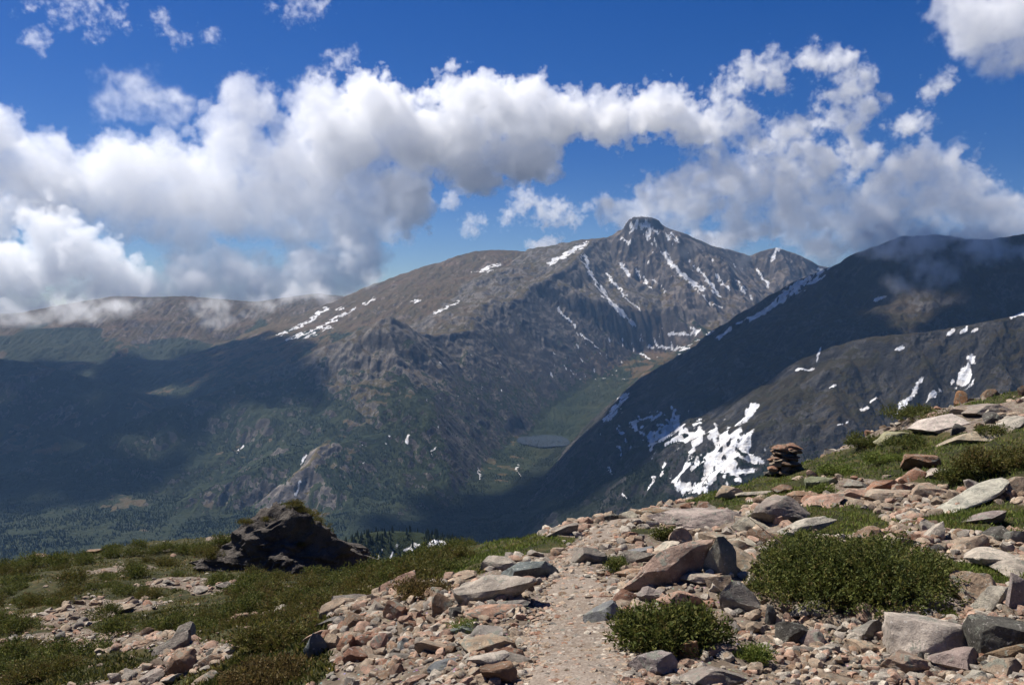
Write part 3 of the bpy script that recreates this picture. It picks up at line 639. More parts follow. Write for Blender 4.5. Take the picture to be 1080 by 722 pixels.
def ground0(x, y):
    x = np.asarray(x, float); y = np.asarray(y, float)
    z = _wt[-3] + _wt[-2] * x + _wt[-1] * y
    for k in range(len(_P)):
        d2 = (x - _P[k, 0]) ** 2 + (y - _P[k, 1]) ** 2
        z = z + _wt[k] * d2 * .5 * np.log(d2 + 1e-12)
    X = 540 + F * x / np.maximum(y, 2.0)
    dc = np.interp(X, [c[0] for c in CREST], [c[1] for c in CREST])
    over = np.maximum(y - dc, 0)
    zc = z
    # past the crest the hillside plunges into the valley
    k = sstep(0, 14, over)
    flat = np.clip(z, -30, 6)
    z = z * (1 - k) + np.minimum(flat, -2 - .0 * over) * k - np.where(over < 9, .040 * over ** 2, 3.24 + .72 * (over - 9))
    return z
# the trail: centre line and half width, in the world
_TR = [at(X, Y, D) for X, Y, D in [(600,722,5.0),(603,690,5.9),(612,655,7.3),(612,630,8.5),(606,605,10.2),(603,590,11.3),(612,575,13),(630,562,14.8),(648,552,16.5),(660,546,18.2)]]
_TRX = np.array([-.1, .1] + [p[0] for p in _TR] + [2.6, 3.5]); _TRY = np.array([-8, 2] + [p[1] for p in _TR] + [21, 25])
_TRW = np.interp(_TRY, [-8, 5, 7.3, 9, 11.5, 15, 18, 25], [.36, .30, .31, .30, .27, .29, .30, .32])
def trail(x, y):
    """signed distance to the trail's edge, metres (negative on it)"""
    y = np.asarray(y, float)
    return np.abs(x - np.interp(y, _TRY, _TRX)) - np.interp(y, _TRY, _TRW) + .16 * fbm(np.asarray(x) * 1.2, y * .6, 3, 401) + .05 * fbm(np.asarray(x) * 5, y * 2.5, 2, 402)
# where plants cover the slope, from blobs (pixel X, Y, rx, ry, weight) found on the ground itself
VEG = [(1190,545,60,22,1.1),(1170,470,60,20,1.0),(1180,640,40,20,.9),(1300,560,80,40,.9),(-120,640,90,50,.9),(-60,600,60,14,.8),(1000,650,14,7,.9),(940,668,16,6,.9),(1045,612,20,7,1.0),(1000,600,20,8,.8),(880,665,20,6,.8),(800,620,20,6,.8),(830,570,26,6,.8),(680,560,24,5,.8),(735,600,20,5,.7),(960,720,14,5,.8),(180,573,50,8,.9),(560,572,55,10,1.2),(510,585,40,9,1.2),(440,598,60,14,1.2),(420,622,50,14,.9),(340,610,90,18,1.0),(200,600,110,16,.8),(60,600,70,18,.7),(250,640,90,16,.8),(120,625,90,14,.8),(30,630,50,22,.9),(30,665,40,10,.5),
 (120,660,50,12,.7),(180,655,60,14,.7),(290,690,55,34,1.3),(60,705,70,16,1.1),(150,690,60,10,.5),(10,715,40,12,1),(330,655,40,10,.8),(230,668,40,8,.6),(220,722,30,8,.9),
 (820,515,60,9,1.1),(900,495,60,14,1.2),(970,462,70,16,1.1),(760,524,30,8,1.0),(1045,545,50,18,1.3),(1060,475,40,24,1.2),(1000,487,40,8,.9),(900,590,60,30,.5),(705,655,30,20,.5),(645,595,18,9,.9),(660,590,40,6,.6),(715,556,18,10,.6),
 (792,690,22,9,.9),(1010,505,24,9,.9),(870,545,40,9,.5),(490,660,20,6,.6),(905,635,30,10,.5),(1040,600,20,8,.4),(480,600,40,8,.9),(550,575,50,7,1.0)]
BARE = [(60,682,60,11,1.1),(110,640,40,8,.7),(140,600,50,5,.8),(195,615,44,8,1.0),(90,602,30,5,.7),(300,620,34,5,.8),(150,672,40,7,.9),(245,650,30,6,.8),(60,650,40,6,.8),(385,610,30,4,.6),(160,640,40,7,.8),(300,645,40,7,.8),(180,578,20,3,.4),(260,630,30,5,.6),(20,612,25,5,.6),(210,690,40,9,.8),(330,622,20,4,.4),(30,655,30,5,.6),(440,660,70,45,1.6),(600,650,70,70,1.2),(980,690,90,40,1.0),(985,448,50,9,.9),(1040,445,50,12,.8),(720,560,80,14,.9),(820,655,60,40,.7),(920,515,70,9,.6),(400,635,40,14,.7)]
def veg(x, y, z):
    px, py = project(x, y, z)
    v = np.zeros(np.shape(x))
    for a, b, rx, ry, wgt in VEG: v = v + wgt * np.exp(-((px - a) / rx) ** 2 - ((py - b) / ry) ** 2)
    for a, b, rx, ry, wgt in BARE: v = v - wgt * np.exp(-((px - a) / rx) ** 2 - ((py - b) / ry) ** 2)
    v = np.where(np.asarray(y) > 3, v, -.5)
    n = fbm(np.asarray(x) * .55, np.asarray(y) * .33, 5, 411)
    far = sstep(10, 30, y)
    return sstep(.28, .55, v + n * (.42 + .3 * far) + .12 + .12 * (np.asarray(x) < -2.5)) * sstep(.02, .25, trail(x, y))
def ground(x, y):
    x = np.asarray(x, float); y = np.asarray(y, float)
    t_ = trail(x, y)
    off = sstep(-.1, .6, t_)
    near = 1 - sstep(20, 60, y) * .4
    z = ground0(x, y)
    z = z + (.20 * fbm(x * .5, y * .5, 4, 421) + .10 * (ridged(x * 1.1, y * 1.1, 4, 422) - .45)) * off * near + .030 * fbm(x * 2.2, y * 2.2, 3, 423) - .05 * (1 - off)
    z = z + .5 * fbm(x * .09, y * .09, 3, 424) * sstep(14, 40, y)
    return z
def hit(X, Y, d0=3.5, d1=90.):
    """first meeting of the sight line through a photo pixel with the slope"""
    ds = np.geomspace(d0, d1, 900); r = ray(X, Y)
    P = CAM[None] + r[None] * (ds / r[1])[:, None]
    g = ground(P[:, 0], P[:, 1]); below = np.nonzero(P[:, 2] <= g)[0]
    k = below[0] if len(below) else int(np.argmin(P[:, 2] - g))
    return np.array([P[k, 0], P[k, 1], g[k]]), ds[k]
# ---------------------------------------------------------------- the slope and the trail as objects
def sheet(T, Yv, fz):
    Tg, Yg = np.meshgrid(T, Yv, indexing='ij'); x = Tg * (Yg + 12); z = fz(x, Yg)
    n, m_ = x.shape; i = np.arange(n * m_).reshape(n, m_)
    q = np.stack([i[:-1, :-1], i[1:, :-1], i[1:, 1:], i[:-1, 1:]], -1).reshape(-1, 4)
    return x, Yg, z, q
gx_, gy_, gz_, gq = sheet(np.linspace(-.95, .95, 1000), np.geomspace(5.5, 185, 760) - 12, ground)
gv = veg(gx_, gy_, gz_)
m = NT('mountainside')
pos = m.n('NewGeometry').outputs['Position']
cov = m.n('Attribute', attribute_name='cover'); sep = m.n('SeparateColor', i={'Color': cov.outputs['Color']})
na = m.noise(pos, .7, 5, .6); nb = m.noise(pos, 6., 5, .65); nc_ = m.noise(pos, 40., 4, .65)
vor = m.n('TexVoronoi', i={'Vector': pos, 'Scale': 22., 'Randomness': 1.})
dirt = m.mix(m.ramp(na, .35, .65), (.088, .067, .048), (.140, .108, .080))
dirt = m.mix(m.ramp(nb, .42, .66), dirt, (.20, .165, .13))
dirt = m.mix(m.ramp(nc_, .50, .30, 0, .7), dirt, (.05, .04, .03))
dirt = m.mix(m.math('MULTIPLY', m.ramp(vor.outputs['Distance'], .30, .10), .45), dirt, m.mix(.5, vor.outputs['Color'], (.28, .21, .155)), 'MIX')
turf = m.mix(m.ramp(na, .35, .65), (.040, .037, .014), (.075, .058, .024))
turf = m.mix(m.ramp(nb, .40, .65), turf, (.034, .042, .013))
tf = m.noise(pos, 1.9, 4, .7)
turf = m.mix(m.ramp(tf, .46, .60), turf, (.022, .024, .009))
turf = m.mix(m.ramp(tf, .40, .30, 0, .8), turf, (.11, .075, .035))
turf = m.mix(m.ramp(nc_, .52, .34, 0, .7), turf, (.022, .020, .010))
fac = m.ramp(m.math('ADD', sep.outputs[0], m.math('MULTIPLY', m.math('SUBTRACT', nb, .5), .7)), .32, .6)
c = m.mix(fac, dirt, turf)
nrm = m.bump(nb, .5, .05); nrm = m.bump(nc_, .5, .012, nrm); nrm = m.bump(vor.outputs['Distance'], .35, .012, nrm)
m.surf(c, .93, nrm, .12)
me = mesh_from('ground', np.stack([gx_, gy_, gz_], -1).reshape(-1, 3), gq, m.m)
attr(me, 'cover', gv.reshape(-1, 1))
tag(link(bpy.data.objects.new('ground', me)), 'rocky alpine slope with patches of low turf', 'ground', kind='structure')
# the trail: a skin of trodden grit a few millimetres over the slope, dying out raggedly at its edges
Yt = np.linspace(1.0, 20.5, 620); U = np.linspace(-1.1, 1.1, 90)
Ug, Yg = np.meshgrid(U, Yt, indexing='ij'); xt = np.interp(Yg, _TRY, _TRX) + Ug * .75
td = trail(xt, Yg); zt = ground(xt, Yg) + np.clip(-td * .10, -.03, .012) + .004
i = np.arange(xt.size).reshape(xt.shape)
q = np.stack([i[:-1, :-1], i[1:, :-1], i[1:, 1:], i[:-1, 1:]], -1).reshape(-1, 4)
q = q[(td.ravel()[q] < .03).all(1)]
used, inv = np.unique(q, return_inverse=True)
m = NT('trail_grit')
pos = m.n('NewGeometry').outputs['Position']
na = m.noise(pos, 1.3, 4, .6); nb = m.noise(pos, 14., 5, .7); nc_ = m.noise(pos, 70., 3, .7)
vor = m.n('TexVoronoi', i={'Vector': pos, 'Scale': 38., 'Randomness': 1.})
c = m.mix(m.ramp(na, .35, .65), (.165, .130, .100), (.225, .182, .145))
c = m.mix(m.ramp(nb, .45, .65), c, (.27, .23, .19))
c = m.mix(m.ramp(nc_, .48, .30, 0, .75), c, (.07, .052, .038))
sv = m.n('SeparateColor', i={'Color': vor.outputs['Color']})
c = m.mix(m.math('MULTIPLY', m.ramp(vor.outputs['Distance'], .40, .20), m.ramp(sv.outputs[0], .4, .6, 0, .7)), c, m.mix(sv.outputs[1], (.13, .10, .08), (.38, .33, .27)))
nrm = m.bump(nb, .6, .02); nrm = m.bump(vor.outputs['Distance'], .7, -.012, nrm); nrm = m.bump(nc_, .5, .005, nrm)
m.surf(c, .93, nrm, .12)
me = mesh_from('path', np.stack([xt, Yg, zt], -1).reshape(-1, 3)[used], inv.reshape(-1, 4), m.m)
tag(link(bpy.data.objects.new('path', me)), 'narrow trodden gravel trail running to the crest', 'trail', kind='structure')
# ---------------------------------------------------------------- rocks
def n3(P, s, seed, oct=4):
    return (fbm(P[:, 0] * s + 3, P[:, 1] * s + P[:, 2] * s * .6, oct, seed) + fbm(P[:, 1] * s - 7, P[:, 2] * s + P[:, 0] * s * .6, oct, seed + 9) + fbm(P[:, 2] * s + 11, P[:, 0] * s - P[:, 1] * s * .6, oct, seed + 17)) / 1.9
_ICO = {}
def ico(sub):
    if sub not in _ICO:
        b = bmesh.new(); bmesh.ops.create_icosphere(b, subdivisions=sub, radius=1.0)
        b.verts.ensure_lookup_table()
        _ICO[sub] = (np.array([v.co[:] for v in b.verts]), np.array([[v.index for v in f.verts] for f in b.faces])); b.free()
    return _ICO[sub]
def rock_shape(seed, sub=4, cuts=14, rough=.05, flat=0., lo=.40, hi=.80):
    """an angular block: a ball cut by random planes, then weathered; fills the unit box"""
    rs = np.random.RandomState(seed); V, Fc = ico(sub); V = V.copy()
    V = V * (1 + .25 * n3(V, .8, seed % 50 + 500, 2))[:, None]
    for k in range(cuts):
        n = rs.randn(3); n /= np.linalg.norm(n)
        d = lo + (hi - lo) * rs.rand()
        if k == 0 and flat > 0: n = np.array([rs.randn() * .12, rs.randn() * .12, 1.]); n /= np.linalg.norm(n); d = 1 - flat
        if k == 1: n = np.array([0, 0, -1.]); d = .5
        e = V @ n - d
        V = V - np.maximum(e, 0)[:, None] * n * .97
    nv = V / (np.linalg.norm(V, axis=1, keepdims=True) + 1e-9)
    V = V + nv * (rough * n3(V, 1.7, seed % 50 + 520) + rough * .5 * n3(V, 4.5, seed % 50 + 540, 4) + rough * .25 * (np.abs(n3(V, 7.0, seed % 50 + 550, 3)) - .3))[:, None]
    lo_, hi_ = V.min(0), V.max(0)
    return (V - (lo_ + hi_) / 2) / (hi_ - lo_), Fc
def rock_mesh(name, seed, dims, mat, sub=4, **kw):
    V, Fc = rock_shape(seed, sub, **kw)
    me = mesh_from(name, V * np.array(dims), Fc, mat)
    me.set_sharp_from_angle(angle=math.radians(32))
    return me
def granite(name, from_attr=False):
    m = NT(name)
    tc = m.n('TexCoord').outputs['Object'] if not from_attr else m.n('NewGeometry').outputs['Position']
    oi = m.n('ObjectInfo')
    base = m.n('Attribute', attribute_name='tint').outputs['Color'] if from_attr else oi.outputs['Color']
    vec = tc
    if not from_attr:
        va = m.n('VectorMath', operation='MULTIPLY_ADD', i={0: oi.outputs['Random'], 1: (31., 17., 53.), 2: tc}); vec = va.outputs[0]
    K = 1.0 if not from_attr else 5.0
    na = m.noise(vec, 4. * K, 6, .65); nb = m.noise(vec, 22. * K, 5, .7); nc_ = m.noise(vec, 90., 3, .7); nd = m.noise(vec, 8. * K, 7, .75, .8)
    c = m.mix(m.ramp(na, .3, .7), m.mix(1., base, (.55, .54, .53), 'MULTIPLY'), m.mix(1., base, (1.30, 1.26, 1.20), 'MULTIPLY'))
    c = m.mix(m.ramp(nb, .55, .75, 0, .6), c, m.mix(.6, base, (.44, .40, .35)))
    up = m.n('SeparateXYZ', i={0: m.n('NewGeometry').outputs['Normal']}).outputs[2]
    lich = m.math('MULTIPLY', m.ramp(nd, .53, .59), m.ramp(up, -.1, .5, .35, .85))
    c = m.mix(lich, c, m.mix(nb, (.10, .11, .085), (.27, .27, .22)))
    c = m.mix(m.ramp(nc_, .42, .28, 0, .8), c, (.045, .04, .035))
    c = m.mix(m.ramp(m.noise(vec, 26., 3, .6), .62, .70, 0, .55), c, (.50, .46, .41))
    nrm = m.bump(nd, .7, .05 / K); nrm = m.bump(nb, .7, .022 / K, nrm); nrm = m.bump(nc_, .5, .006, nrm)
    m.surf(c, .9, nrm, .2)
    return m.m
M_GRAN = granite('granite'); M_STONE = granite('stone', True)
PAL = dict(tan=(.30,.230,.168), pink=(.335,.218,.16), red=(.225,.12,.078), grey=(.24,.21,.18), dark=(.085,.078,.070), pale=(.38,.335,.28), blue=(.15,.16,.158), moss=(.18,.185,.105), brown=(.20,.13,.085), orange=(.33,.18,.09))
def normal_at(x, y, e=.35):
    a = float(ground0(x + e, y) - ground0(x - e, y)) / (2 * e); b = float(ground0(x, y + e) - ground0(x, y - e)) / (2 * e)
    return Vector((-a, -b, 1)).normalized()
PLACED = []
def put_rock(X, Y, w, h, col, label, name='rock', rot=None, depth=.8, flat=0., seed=None, sink=.28, roll=0., cuts=20, sub=4, group=None, cat=None, me=None, lean=.7, lo=.38):
    seed = seed if seed is not None else 1000 + len(PLACED)
    rs = np.random.RandomState(seed)
    P, D = hit(X, Y); s = D / F
    W = w * s * 1.08; dp = W * depth; H = max(h * s - dp * .20, min(W, dp) * .24) / (1 - sink)
    y = P[1] + dp * .42; x = P[0] * y / P[1]
    z = float(ground(x, y)); z = .5 * z + .5 * P[2]
    if me is None: me = rock_mesh(name, seed, (W, dp, H), M_GRAN, sub=5 if w > 45 else 4, cuts=cuts, flat=flat, rough=.055, lo=lo)
    o = bpy.data.objects.new(name, me)
    o.location = (x, y, z + H * (.5 - sink))
    n = normal_at(x, y); q = Vector((0, 0, 1)).rotation_difference(Vector((0, 0, 1)).lerp(n, lean))
    o.rotation_euler = (q.to_matrix() @ Euler((rs.randn() * .05, math.radians(roll) + rs.randn() * .04, rot if rot is not None else rs.randn() * .25)).to_matrix()).to_euler()
    c = np.array(PAL[col]) * (1 + .03 * rs.randn(3)) * (1 + .1 * rs.randn())
    o.color = (*np.clip(c, .03, .6).tolist(), 1)
    tag(link(o), label, cat or name, group)
    PLACED.append((x, y, max(W, dp) * .5))
    return o
# X, base Y, width, height (photo pixels), colour, label, options
B = 'boulder'
ROCKS = [
 # --- right of the trail
 (706,617,104,44,'tan','long tilted tan boulder along the right edge of the trail',dict(name=B,depth=.42,roll=-17,rot=.1,seed=11,lean=.4)),
 (758,607,34,46,'grey','upright grey block leaning on the upper end of the long tilted boulder',dict(name=B,depth=.8,seed=12)),
 (790,606,44,38,'tan','tan block between the upright grey block and the largest shrub',dict(name=B,seed=13)),
 (738,559,104,24,'pale','wide pale ledge with a dark hollow front near the crest right of the trail',dict(name=B,depth=.5,flat=.35,seed=14)),
 (795,562,44,22,'pale','pale rounded boulder at the right end of the hollow-fronted ledge',dict(name=B,seed=15)),
 (826,552,66,34,'grey','lichen-grey boulder below the flat pink slab, left of the largest shrub',dict(name=B,depth=.7,seed=16)),
 (868,535,46,14,'pink','flat pink slab in front of the pale green boulder',dict(depth=.8,flat=.5,seed=17)),
 (845,528,34,14,'brown','brown flat rock left of the flat pink slab',dict(depth=.7,flat=.4,seed=18)),
 (901,530,32,16,'pink','pink wedge rock right of the flat pink slab',dict(seed=19)),
 (866,514,34,17,'moss','pale green rounded boulder in the turf below the crest',dict(name=B,seed=20)),
 (971,494,50,21,'red','largest red-brown angular boulder in the heap under the right crest',dict(name=B,roll=12,seed=21)),
 (962,507,30,17,'red','pointed red-brown rock just below the largest red-brown boulder',dict(seed=22,cuts=10)),
 (930,520,40,19,'red','dark red-brown block at the left end of the rock heap',dict(name=B,seed=23)),
 (951,520,30,16,'red','dark red-brown block beside the tan round boulder',dict(seed=24)),
 (977,527,44,22,'tan','tan round boulder at the right end of the rock heap',dict(name=B,seed=25,cuts=18)),
 (986,506,36,12,'pale','pale flat rock on top of the tan round boulder',dict(flat=.4,seed=26)),
 (903,516,26,12,'grey','grey tilted flake between pale green boulder and dark red-brown block',dict(flat=.4,roll=18,seed=27)),
 (935,530,44,9,'tan','thin tan slab lying under the dark red-brown blocks',dict(flat=.5,seed=28)),
 (1022,533,132,13,'pale','long thin pale slab crossing above the green lawn on the right',dict(name=B,depth=.28,flat=.4,roll=-11,seed=29,lean=.3)),
 (1013,426,14,17,'orange','small orange knob standing on the crest skyline',dict(seed=30)),
 (1044,420,19,12,'brown','brown hump rock on the crest between the orange knob and frame edge',dict(seed=31)),
 (1078,418,14,13,'brown','brown rock on the crest skyline at the right frame edge',dict(seed=32)),
 (1047,447,18,15,'dark','dark pointed rock among the pale crest slabs',dict(seed=33,cuts=9)),
 (1010,458,16,13,'dark','dark brown rock at the lower edge of the pale crest slabs',dict(seed=34)),
 (990,458,56,19,'pale','pale slab outcrop left of the dark brown rock near the crest',dict(name=B,depth=.9,flat=.3,seed=35)),
 (1040,438,50,16,'grey','grey slab high on the crest outcrop',dict(name=B,depth=.8,flat=.35,seed=36)),
 (1030,468,74,16,'tan','broad tan slab at the foot of the crest outcrop',dict(name=B,depth=.6,flat=.4,seed=37)),
 (1070,452,40,16,'pale','pale blocky slab of the crest outcrop at the frame edge',dict(name=B,flat=.3,seed=38)),
 (1018,438,28,12,'tan','small tan slab under the orange knob',dict(flat=.3,seed=39)),
 (940,468,36,19,'moss','moss-green domed boulder between two dark shrubs below the crest',dict(name=B,seed=40,cuts=20)),
 (977,694,86,50,'pale','largest flat-faced pale boulder at the lower right',dict(name=B,depth=.95,flat=.42,roll=7,seed=141,cuts=12,lean=1.15)),
 (973,643,72,34,'grey','lumpy grey boulder right above the largest pale boulder',dict(name=B,seed=42)),
 (1054,689,60,44,'dark','dark grey craggy boulder at the lower right frame edge',dict(name=B,seed=43)),
 (1052,601,80,28,'pale','pale broad slab level with the bottom of the largest shrub',dict(name=B,depth=.7,flat=.35,seed=44)),
 (1026,638,48,42,'tan','pale tan boulder split in lumps right of the lumpy grey boulder',dict(name=B,seed=45)),
 (1048,645,36,30,'pale','pale lumpy rock between the split tan boulder and frame edge',dict(seed=46)),
 (1073,640,36,42,'grey','grey boulder at the right frame edge above the dark craggy one',dict(name=B,seed=47)),
 (952,711,48,27,'tan','pinkish-tan block in front of the largest pale boulder',dict(name=B,seed=48)),
 (1010,711,54,28,'grey','brownish grey boulder just below the largest pale boulder',dict(name=B,seed=49)),
 (1060,696,56,15,'brown','long thin rock bar propped below the dark craggy boulder',dict(depth=.3,roll=-20,seed=50,lean=.3)),
 (1029,722,28,17,'pale','pale speckled rock at the bottom edge below the brownish grey boulder',dict(seed=51)),
 (1062,716,44,24,'tan','tan block in the lower right corner',dict(seed=52)),
 (915,659,28,22,'pink','pink-white block below the right part of the largest shrub',dict(seed=53)),
 (913,677,36,22,'grey','grey-green rock left of the largest pale boulder',dict(seed=54)),
 (908,690,32,16,'tan','low tan rock under the grey-green rock',dict(seed=55)),
 (1048,571,40,17,'dark','dark tilted slab in the stones under the green lawn',dict(roll=-15,flat=.3,seed=56)),
 (1070,573,26,20,'grey','grey tilted flake beside the dark tilted slab',dict(roll=-35,seed=57)),
 (1035,553,44,16,'grey','grey low rocks edge bordering the green lawn',dict(seed=58)),
 (727,695,24,20,'orange','small rusty-topped block under the round dark shrub',dict(seed=59)),
 (690,712,54,28,'grey','speckled grey slab at the lower left of the round dark shrub',dict(name=B,depth=.7,flat=.3,seed=60)),
 (748,724,74,30,'grey','broad grey slab at the bottom edge beside the trail',dict(name=B,depth=.8,flat=.35,seed=61)),
 (765,694,48,18,'tan','low tan slab right of the small rusty-topped block',dict(flat=.4,seed=62)),
 (834,680,36,28,'dark','dark grey rock below the left end of the largest shrub',dict(seed=63)),
 (856,683,26,20,'grey','grey rock right beside the dark grey rock under the largest shrub',dict(seed=64)),
 (812,659,13,21,'dark','small dark upright stone at the left foot of the largest shrub',dict(seed=65,depth=.7)),
 (779,645,38,36,'pale','pale leaning slab between the round dark shrub and the largest shrub',dict(name=B,depth=.5,flat=.2,roll=-24,seed=66)),
 (735,618,42,14,'pale','pale flat stone under the front of the long tilted boulder',dict(flat=.4,seed=67)),
 (757,625,30,18,'tan','tan rock behind the top of the round dark shrub',dict(seed=68)),
 (685,634,27,18,'grey','white-speckled grey rock above the round dark shrub',dict(seed=69)),
 (658,639,28,20,'red','rusty red block on the right edge of the trail',dict(seed=70)),
 (634,657,38,21,'blue','blue-grey slab lying on the right side of the trail',dict(depth=.6,roll=-16,seed=71)),
 (664,610,30,12,'pink','pink slab between the small trail-side shrub and the long tilted boulder',dict(flat=.4,seed=72)),
 (676,586,34,12,'blue','bluish slab in the turf right above the small trail-side shrub',dict(flat=.3,roll=-10,seed=73)),
 (700,584,34,14,'pale','pale slab above the long tilted boulder',dict(flat=.3,roll=-10,seed=74)),
 (716,578,28,24,'tan','tan rounded rock above the upright grey block',dict(seed=75)),
 (752,575,30,17,'tan','tan rock under the right part of the hollow-fronted ledge',dict(seed=76)),
 (780,577,34,14,'pale','pale low rock between the ledge and the largest shrub',dict(seed=77)),
 (735,552,30,12,'brown','brown rock tucked under the hollow-fronted ledge',dict(seed=78)),
 (812,588,24,14,'grey','grey rock at the upper left edge of the largest shrub',dict(seed=79)),
 (850,560,60,16,'pale','pale long slab rising along the upper left of the largest shrub',dict(depth=.35,roll=-20,flat=.3,seed=80,lean=.3)),
 # --- crest in the middle
 (646,549,17,9,'dark','dark stone on the crest left of the trail end',dict(seed=90)),
 (663,547,20,11,'pale','pale pointed stone on the crest where the trail ends',dict(seed=91,cuts=9)),
 (688,545,32,13,'brown','brown humped rock on the crest right of the trail end',dict(seed=92)),
 (722,541,18,11,'red','reddish rock on the crest left of the turf edge',dict(seed=93)),
 (744,540,20,12,'brown','brown rock at the lower tip of the crest turf',dict(seed=94)),
 (768,527,34,19,'tan','tan block at the turf edge against the valley snowfield',dict(name=B,seed=95)),
 (795,523,38,9,'pale','long flat pale rock sunk in the crest turf',dict(flat=.5,depth=.5,seed=96)),
 (825,521,22,12,'brown','brown rock in the turf below the cairn',dict(seed=97)),
 (812,500,12,7,'dark','dark stone at the left foot of the cairn',dict(seed=98)),
 (706,552,24,9,'tan','tan flat stone between brown humped rock and ledge',dict(flat=.3,seed=99)),
 # --- left of the trail
 (560,612,58,27,'blue','dark blue-grey lichen boulder on the left edge of the trail',dict(name=B,depth=.7,seed=110)),
 (548,616,34,11,'pink','pink slab under the front of the blue-grey lichen boulder',dict(flat=.4,seed=111)),
 (521,634,84,25,'pale','largest flat pale pink slab left of the trail',dict(name=B,depth=.9,flat=.5,seed=112,sink=.4)),
 (535,641,46,9,'grey','thin grey slab edge between two pink slabs left of the trail',dict(flat=.5,depth=.4,seed=113)),
 (523,655,56,14,'pink','salmon pink slab at the left edge of the trail',dict(flat=.5,depth=.7,seed=114,sink=.4)),
 (467,650,23,28,'brown','brown upright rock at the left end of the largest flat slab',dict(seed=115)),
 (456,630,22,12,'brown','brown rock behind the brown upright rock',dict(seed=116)),
 (481,650,16,11,'dark','dark stone beside the brown upright rock',dict(seed=117)),
 (514,690,60,15,'tan','greyish tan slab set flush by the trail, lower left',dict(flat=.6,depth=.8,seed=118,sink=.45)),
 (514,703,44,12,'pale','whitish slab below the greyish tan slab',dict(flat=.5,seed=119,sink=.4)),
 (526,722,38,25,'brown','dark brown wedge rock at the bottom edge left of the trail',dict(seed=120,cuts=9)),
 (468,706,34,13,'blue','flat bluish rock in the rubble near the bottom edge',dict(flat=.4,seed=121)),
 (487,672,28,13,'blue','bluish stone with grass round it in the rubble',dict(flat=.3,seed=122)),
 (513,672,34,17,'pale','pale crumbly rock at the trail edge above the greyish tan slab',dict(seed=123)),
 (416,652,22,21,'brown','pink-brown upright rock on the rim of the left rubble',dict(seed=124,cuts=9)),
 (397,649,26,19,'pale','pale rock left of the pink-brown upright rock',dict(seed=125)),
 (425,636,16,12,'brown','brown stone on the rim above the pink-brown upright rock',dict(seed=126)),
 (348,660,30,9,'dark','dark-topped flat stone at the left rim of the rubble',dict(flat=.4,seed=127)),
 (333,693,24,28,'blue','blue-grey upright block at the left edge of the rubble',dict(seed=128)),
 (374,698,25,18,'red','dark red block, front of the red rock cluster',dict(seed=129)),
 (366,685,20,17,'red','red block left in the red rock cluster',dict(seed=130)),
 (386,680,28,14,'red','red flat rock, topmost of the red rock cluster',dict(flat=.2,seed=131)),
 (400,684,18,17,'pink','pink rock right of the red rock cluster',dict(seed=132)),
 (425,684,13,12,'blue','dark blue-grey stone in the middle of the rubble',dict(seed=133)),
 (350,684,18,18,'tan','tan rock between the blue-grey block and the red cluster',dict(seed=134)),
 (318,646,14,8,'pale','pale stone in the turf left of the rubble rim',dict(seed=135)),
 (284,679,20,9,'pale','white stone in the brown shrubs at lower left',dict(seed=136)),
 (194,710,34,24,'brown','brown block in the rock patch at lower left',dict(name=B,seed=137)),
 (160,722,30,16,'grey','grey rock in the rock patch at the bottom left',dict(seed=138)),
 (120,720,13,12,'pale','small pale rounded stone at the bottom left',dict(seed=139)),
 (216,722,30,16,'tan','pinkish tan rock at the bottom left next to the brown shrubs',dict(seed=140)),
 (224,702,26,14,'brown','brown rock right of the brown block at lower left',dict(seed=141)),
 (180,722,24,12,'pale','pale rock between grey rock and pinkish tan rock, bottom left',dict(seed=142)),
 (287,686,16,9,'red','reddish stone by the white stone at lower left',dict(seed=143)),
 (100,582,16,7,'brown','brown rock on the far left skyline',dict(seed=144)),
 (40,580,22,10,'brown','reddish brown rock hump at the far left skyline',dict(seed=145)),
]
for X, Y, w_, h_, c_, lab, op in ROCKS: put_rock(X, Y, w_, h_, c_, lab, **op)
# --- loose rocks between them: one mesh of each shape, many copies
SHAPES = [rock_mesh('rock', 300 + k, (1, .8 + .3 * (k % 3 - 1) * .6, (.42, .6, .32)[k % 3]), M_GRAN, sub=4, cuts=18, rough=.05, lo=.36) for k in range(14)]
rs = np.random.RandomState(77)
def scatter(n, wfun, dmin, dmax, tmin=-.80, tmax=.90):
    """plan points spread evenly over the picture of the slope"""
    N = n * 60
    T = tmin + (tmax - tmin) * rs.rand(N); Y = 1 / (1 / dmax + (1 / dmin - 1 / dmax) * rs.rand(N)); x = T * Y
    z = ground(x, Y); wv = wfun(x, Y, z)
    ok = np.nonzero(rs.rand(N) < wv)[0][:n]
    return x[ok], Y[ok], z[ok]
def free(x, y, r):
    return all((x - a) ** 2 + (y - b) ** 2 > (r * .8 + c * .75) ** 2 for a, b, c in PLACED)
def bare_w(x, y, z):
    return (1 - veg(x, y, z) * sstep(.02, .2, trail(x, y))) * sstep(-.10, .10, trail(x, y)) * (.40 + .75 * (vnoise(x * .6, y * .4, 431) > .42))
n_l = 0
XR, YR, ZR = scatter(1800, bare_w, 4.6, 34)
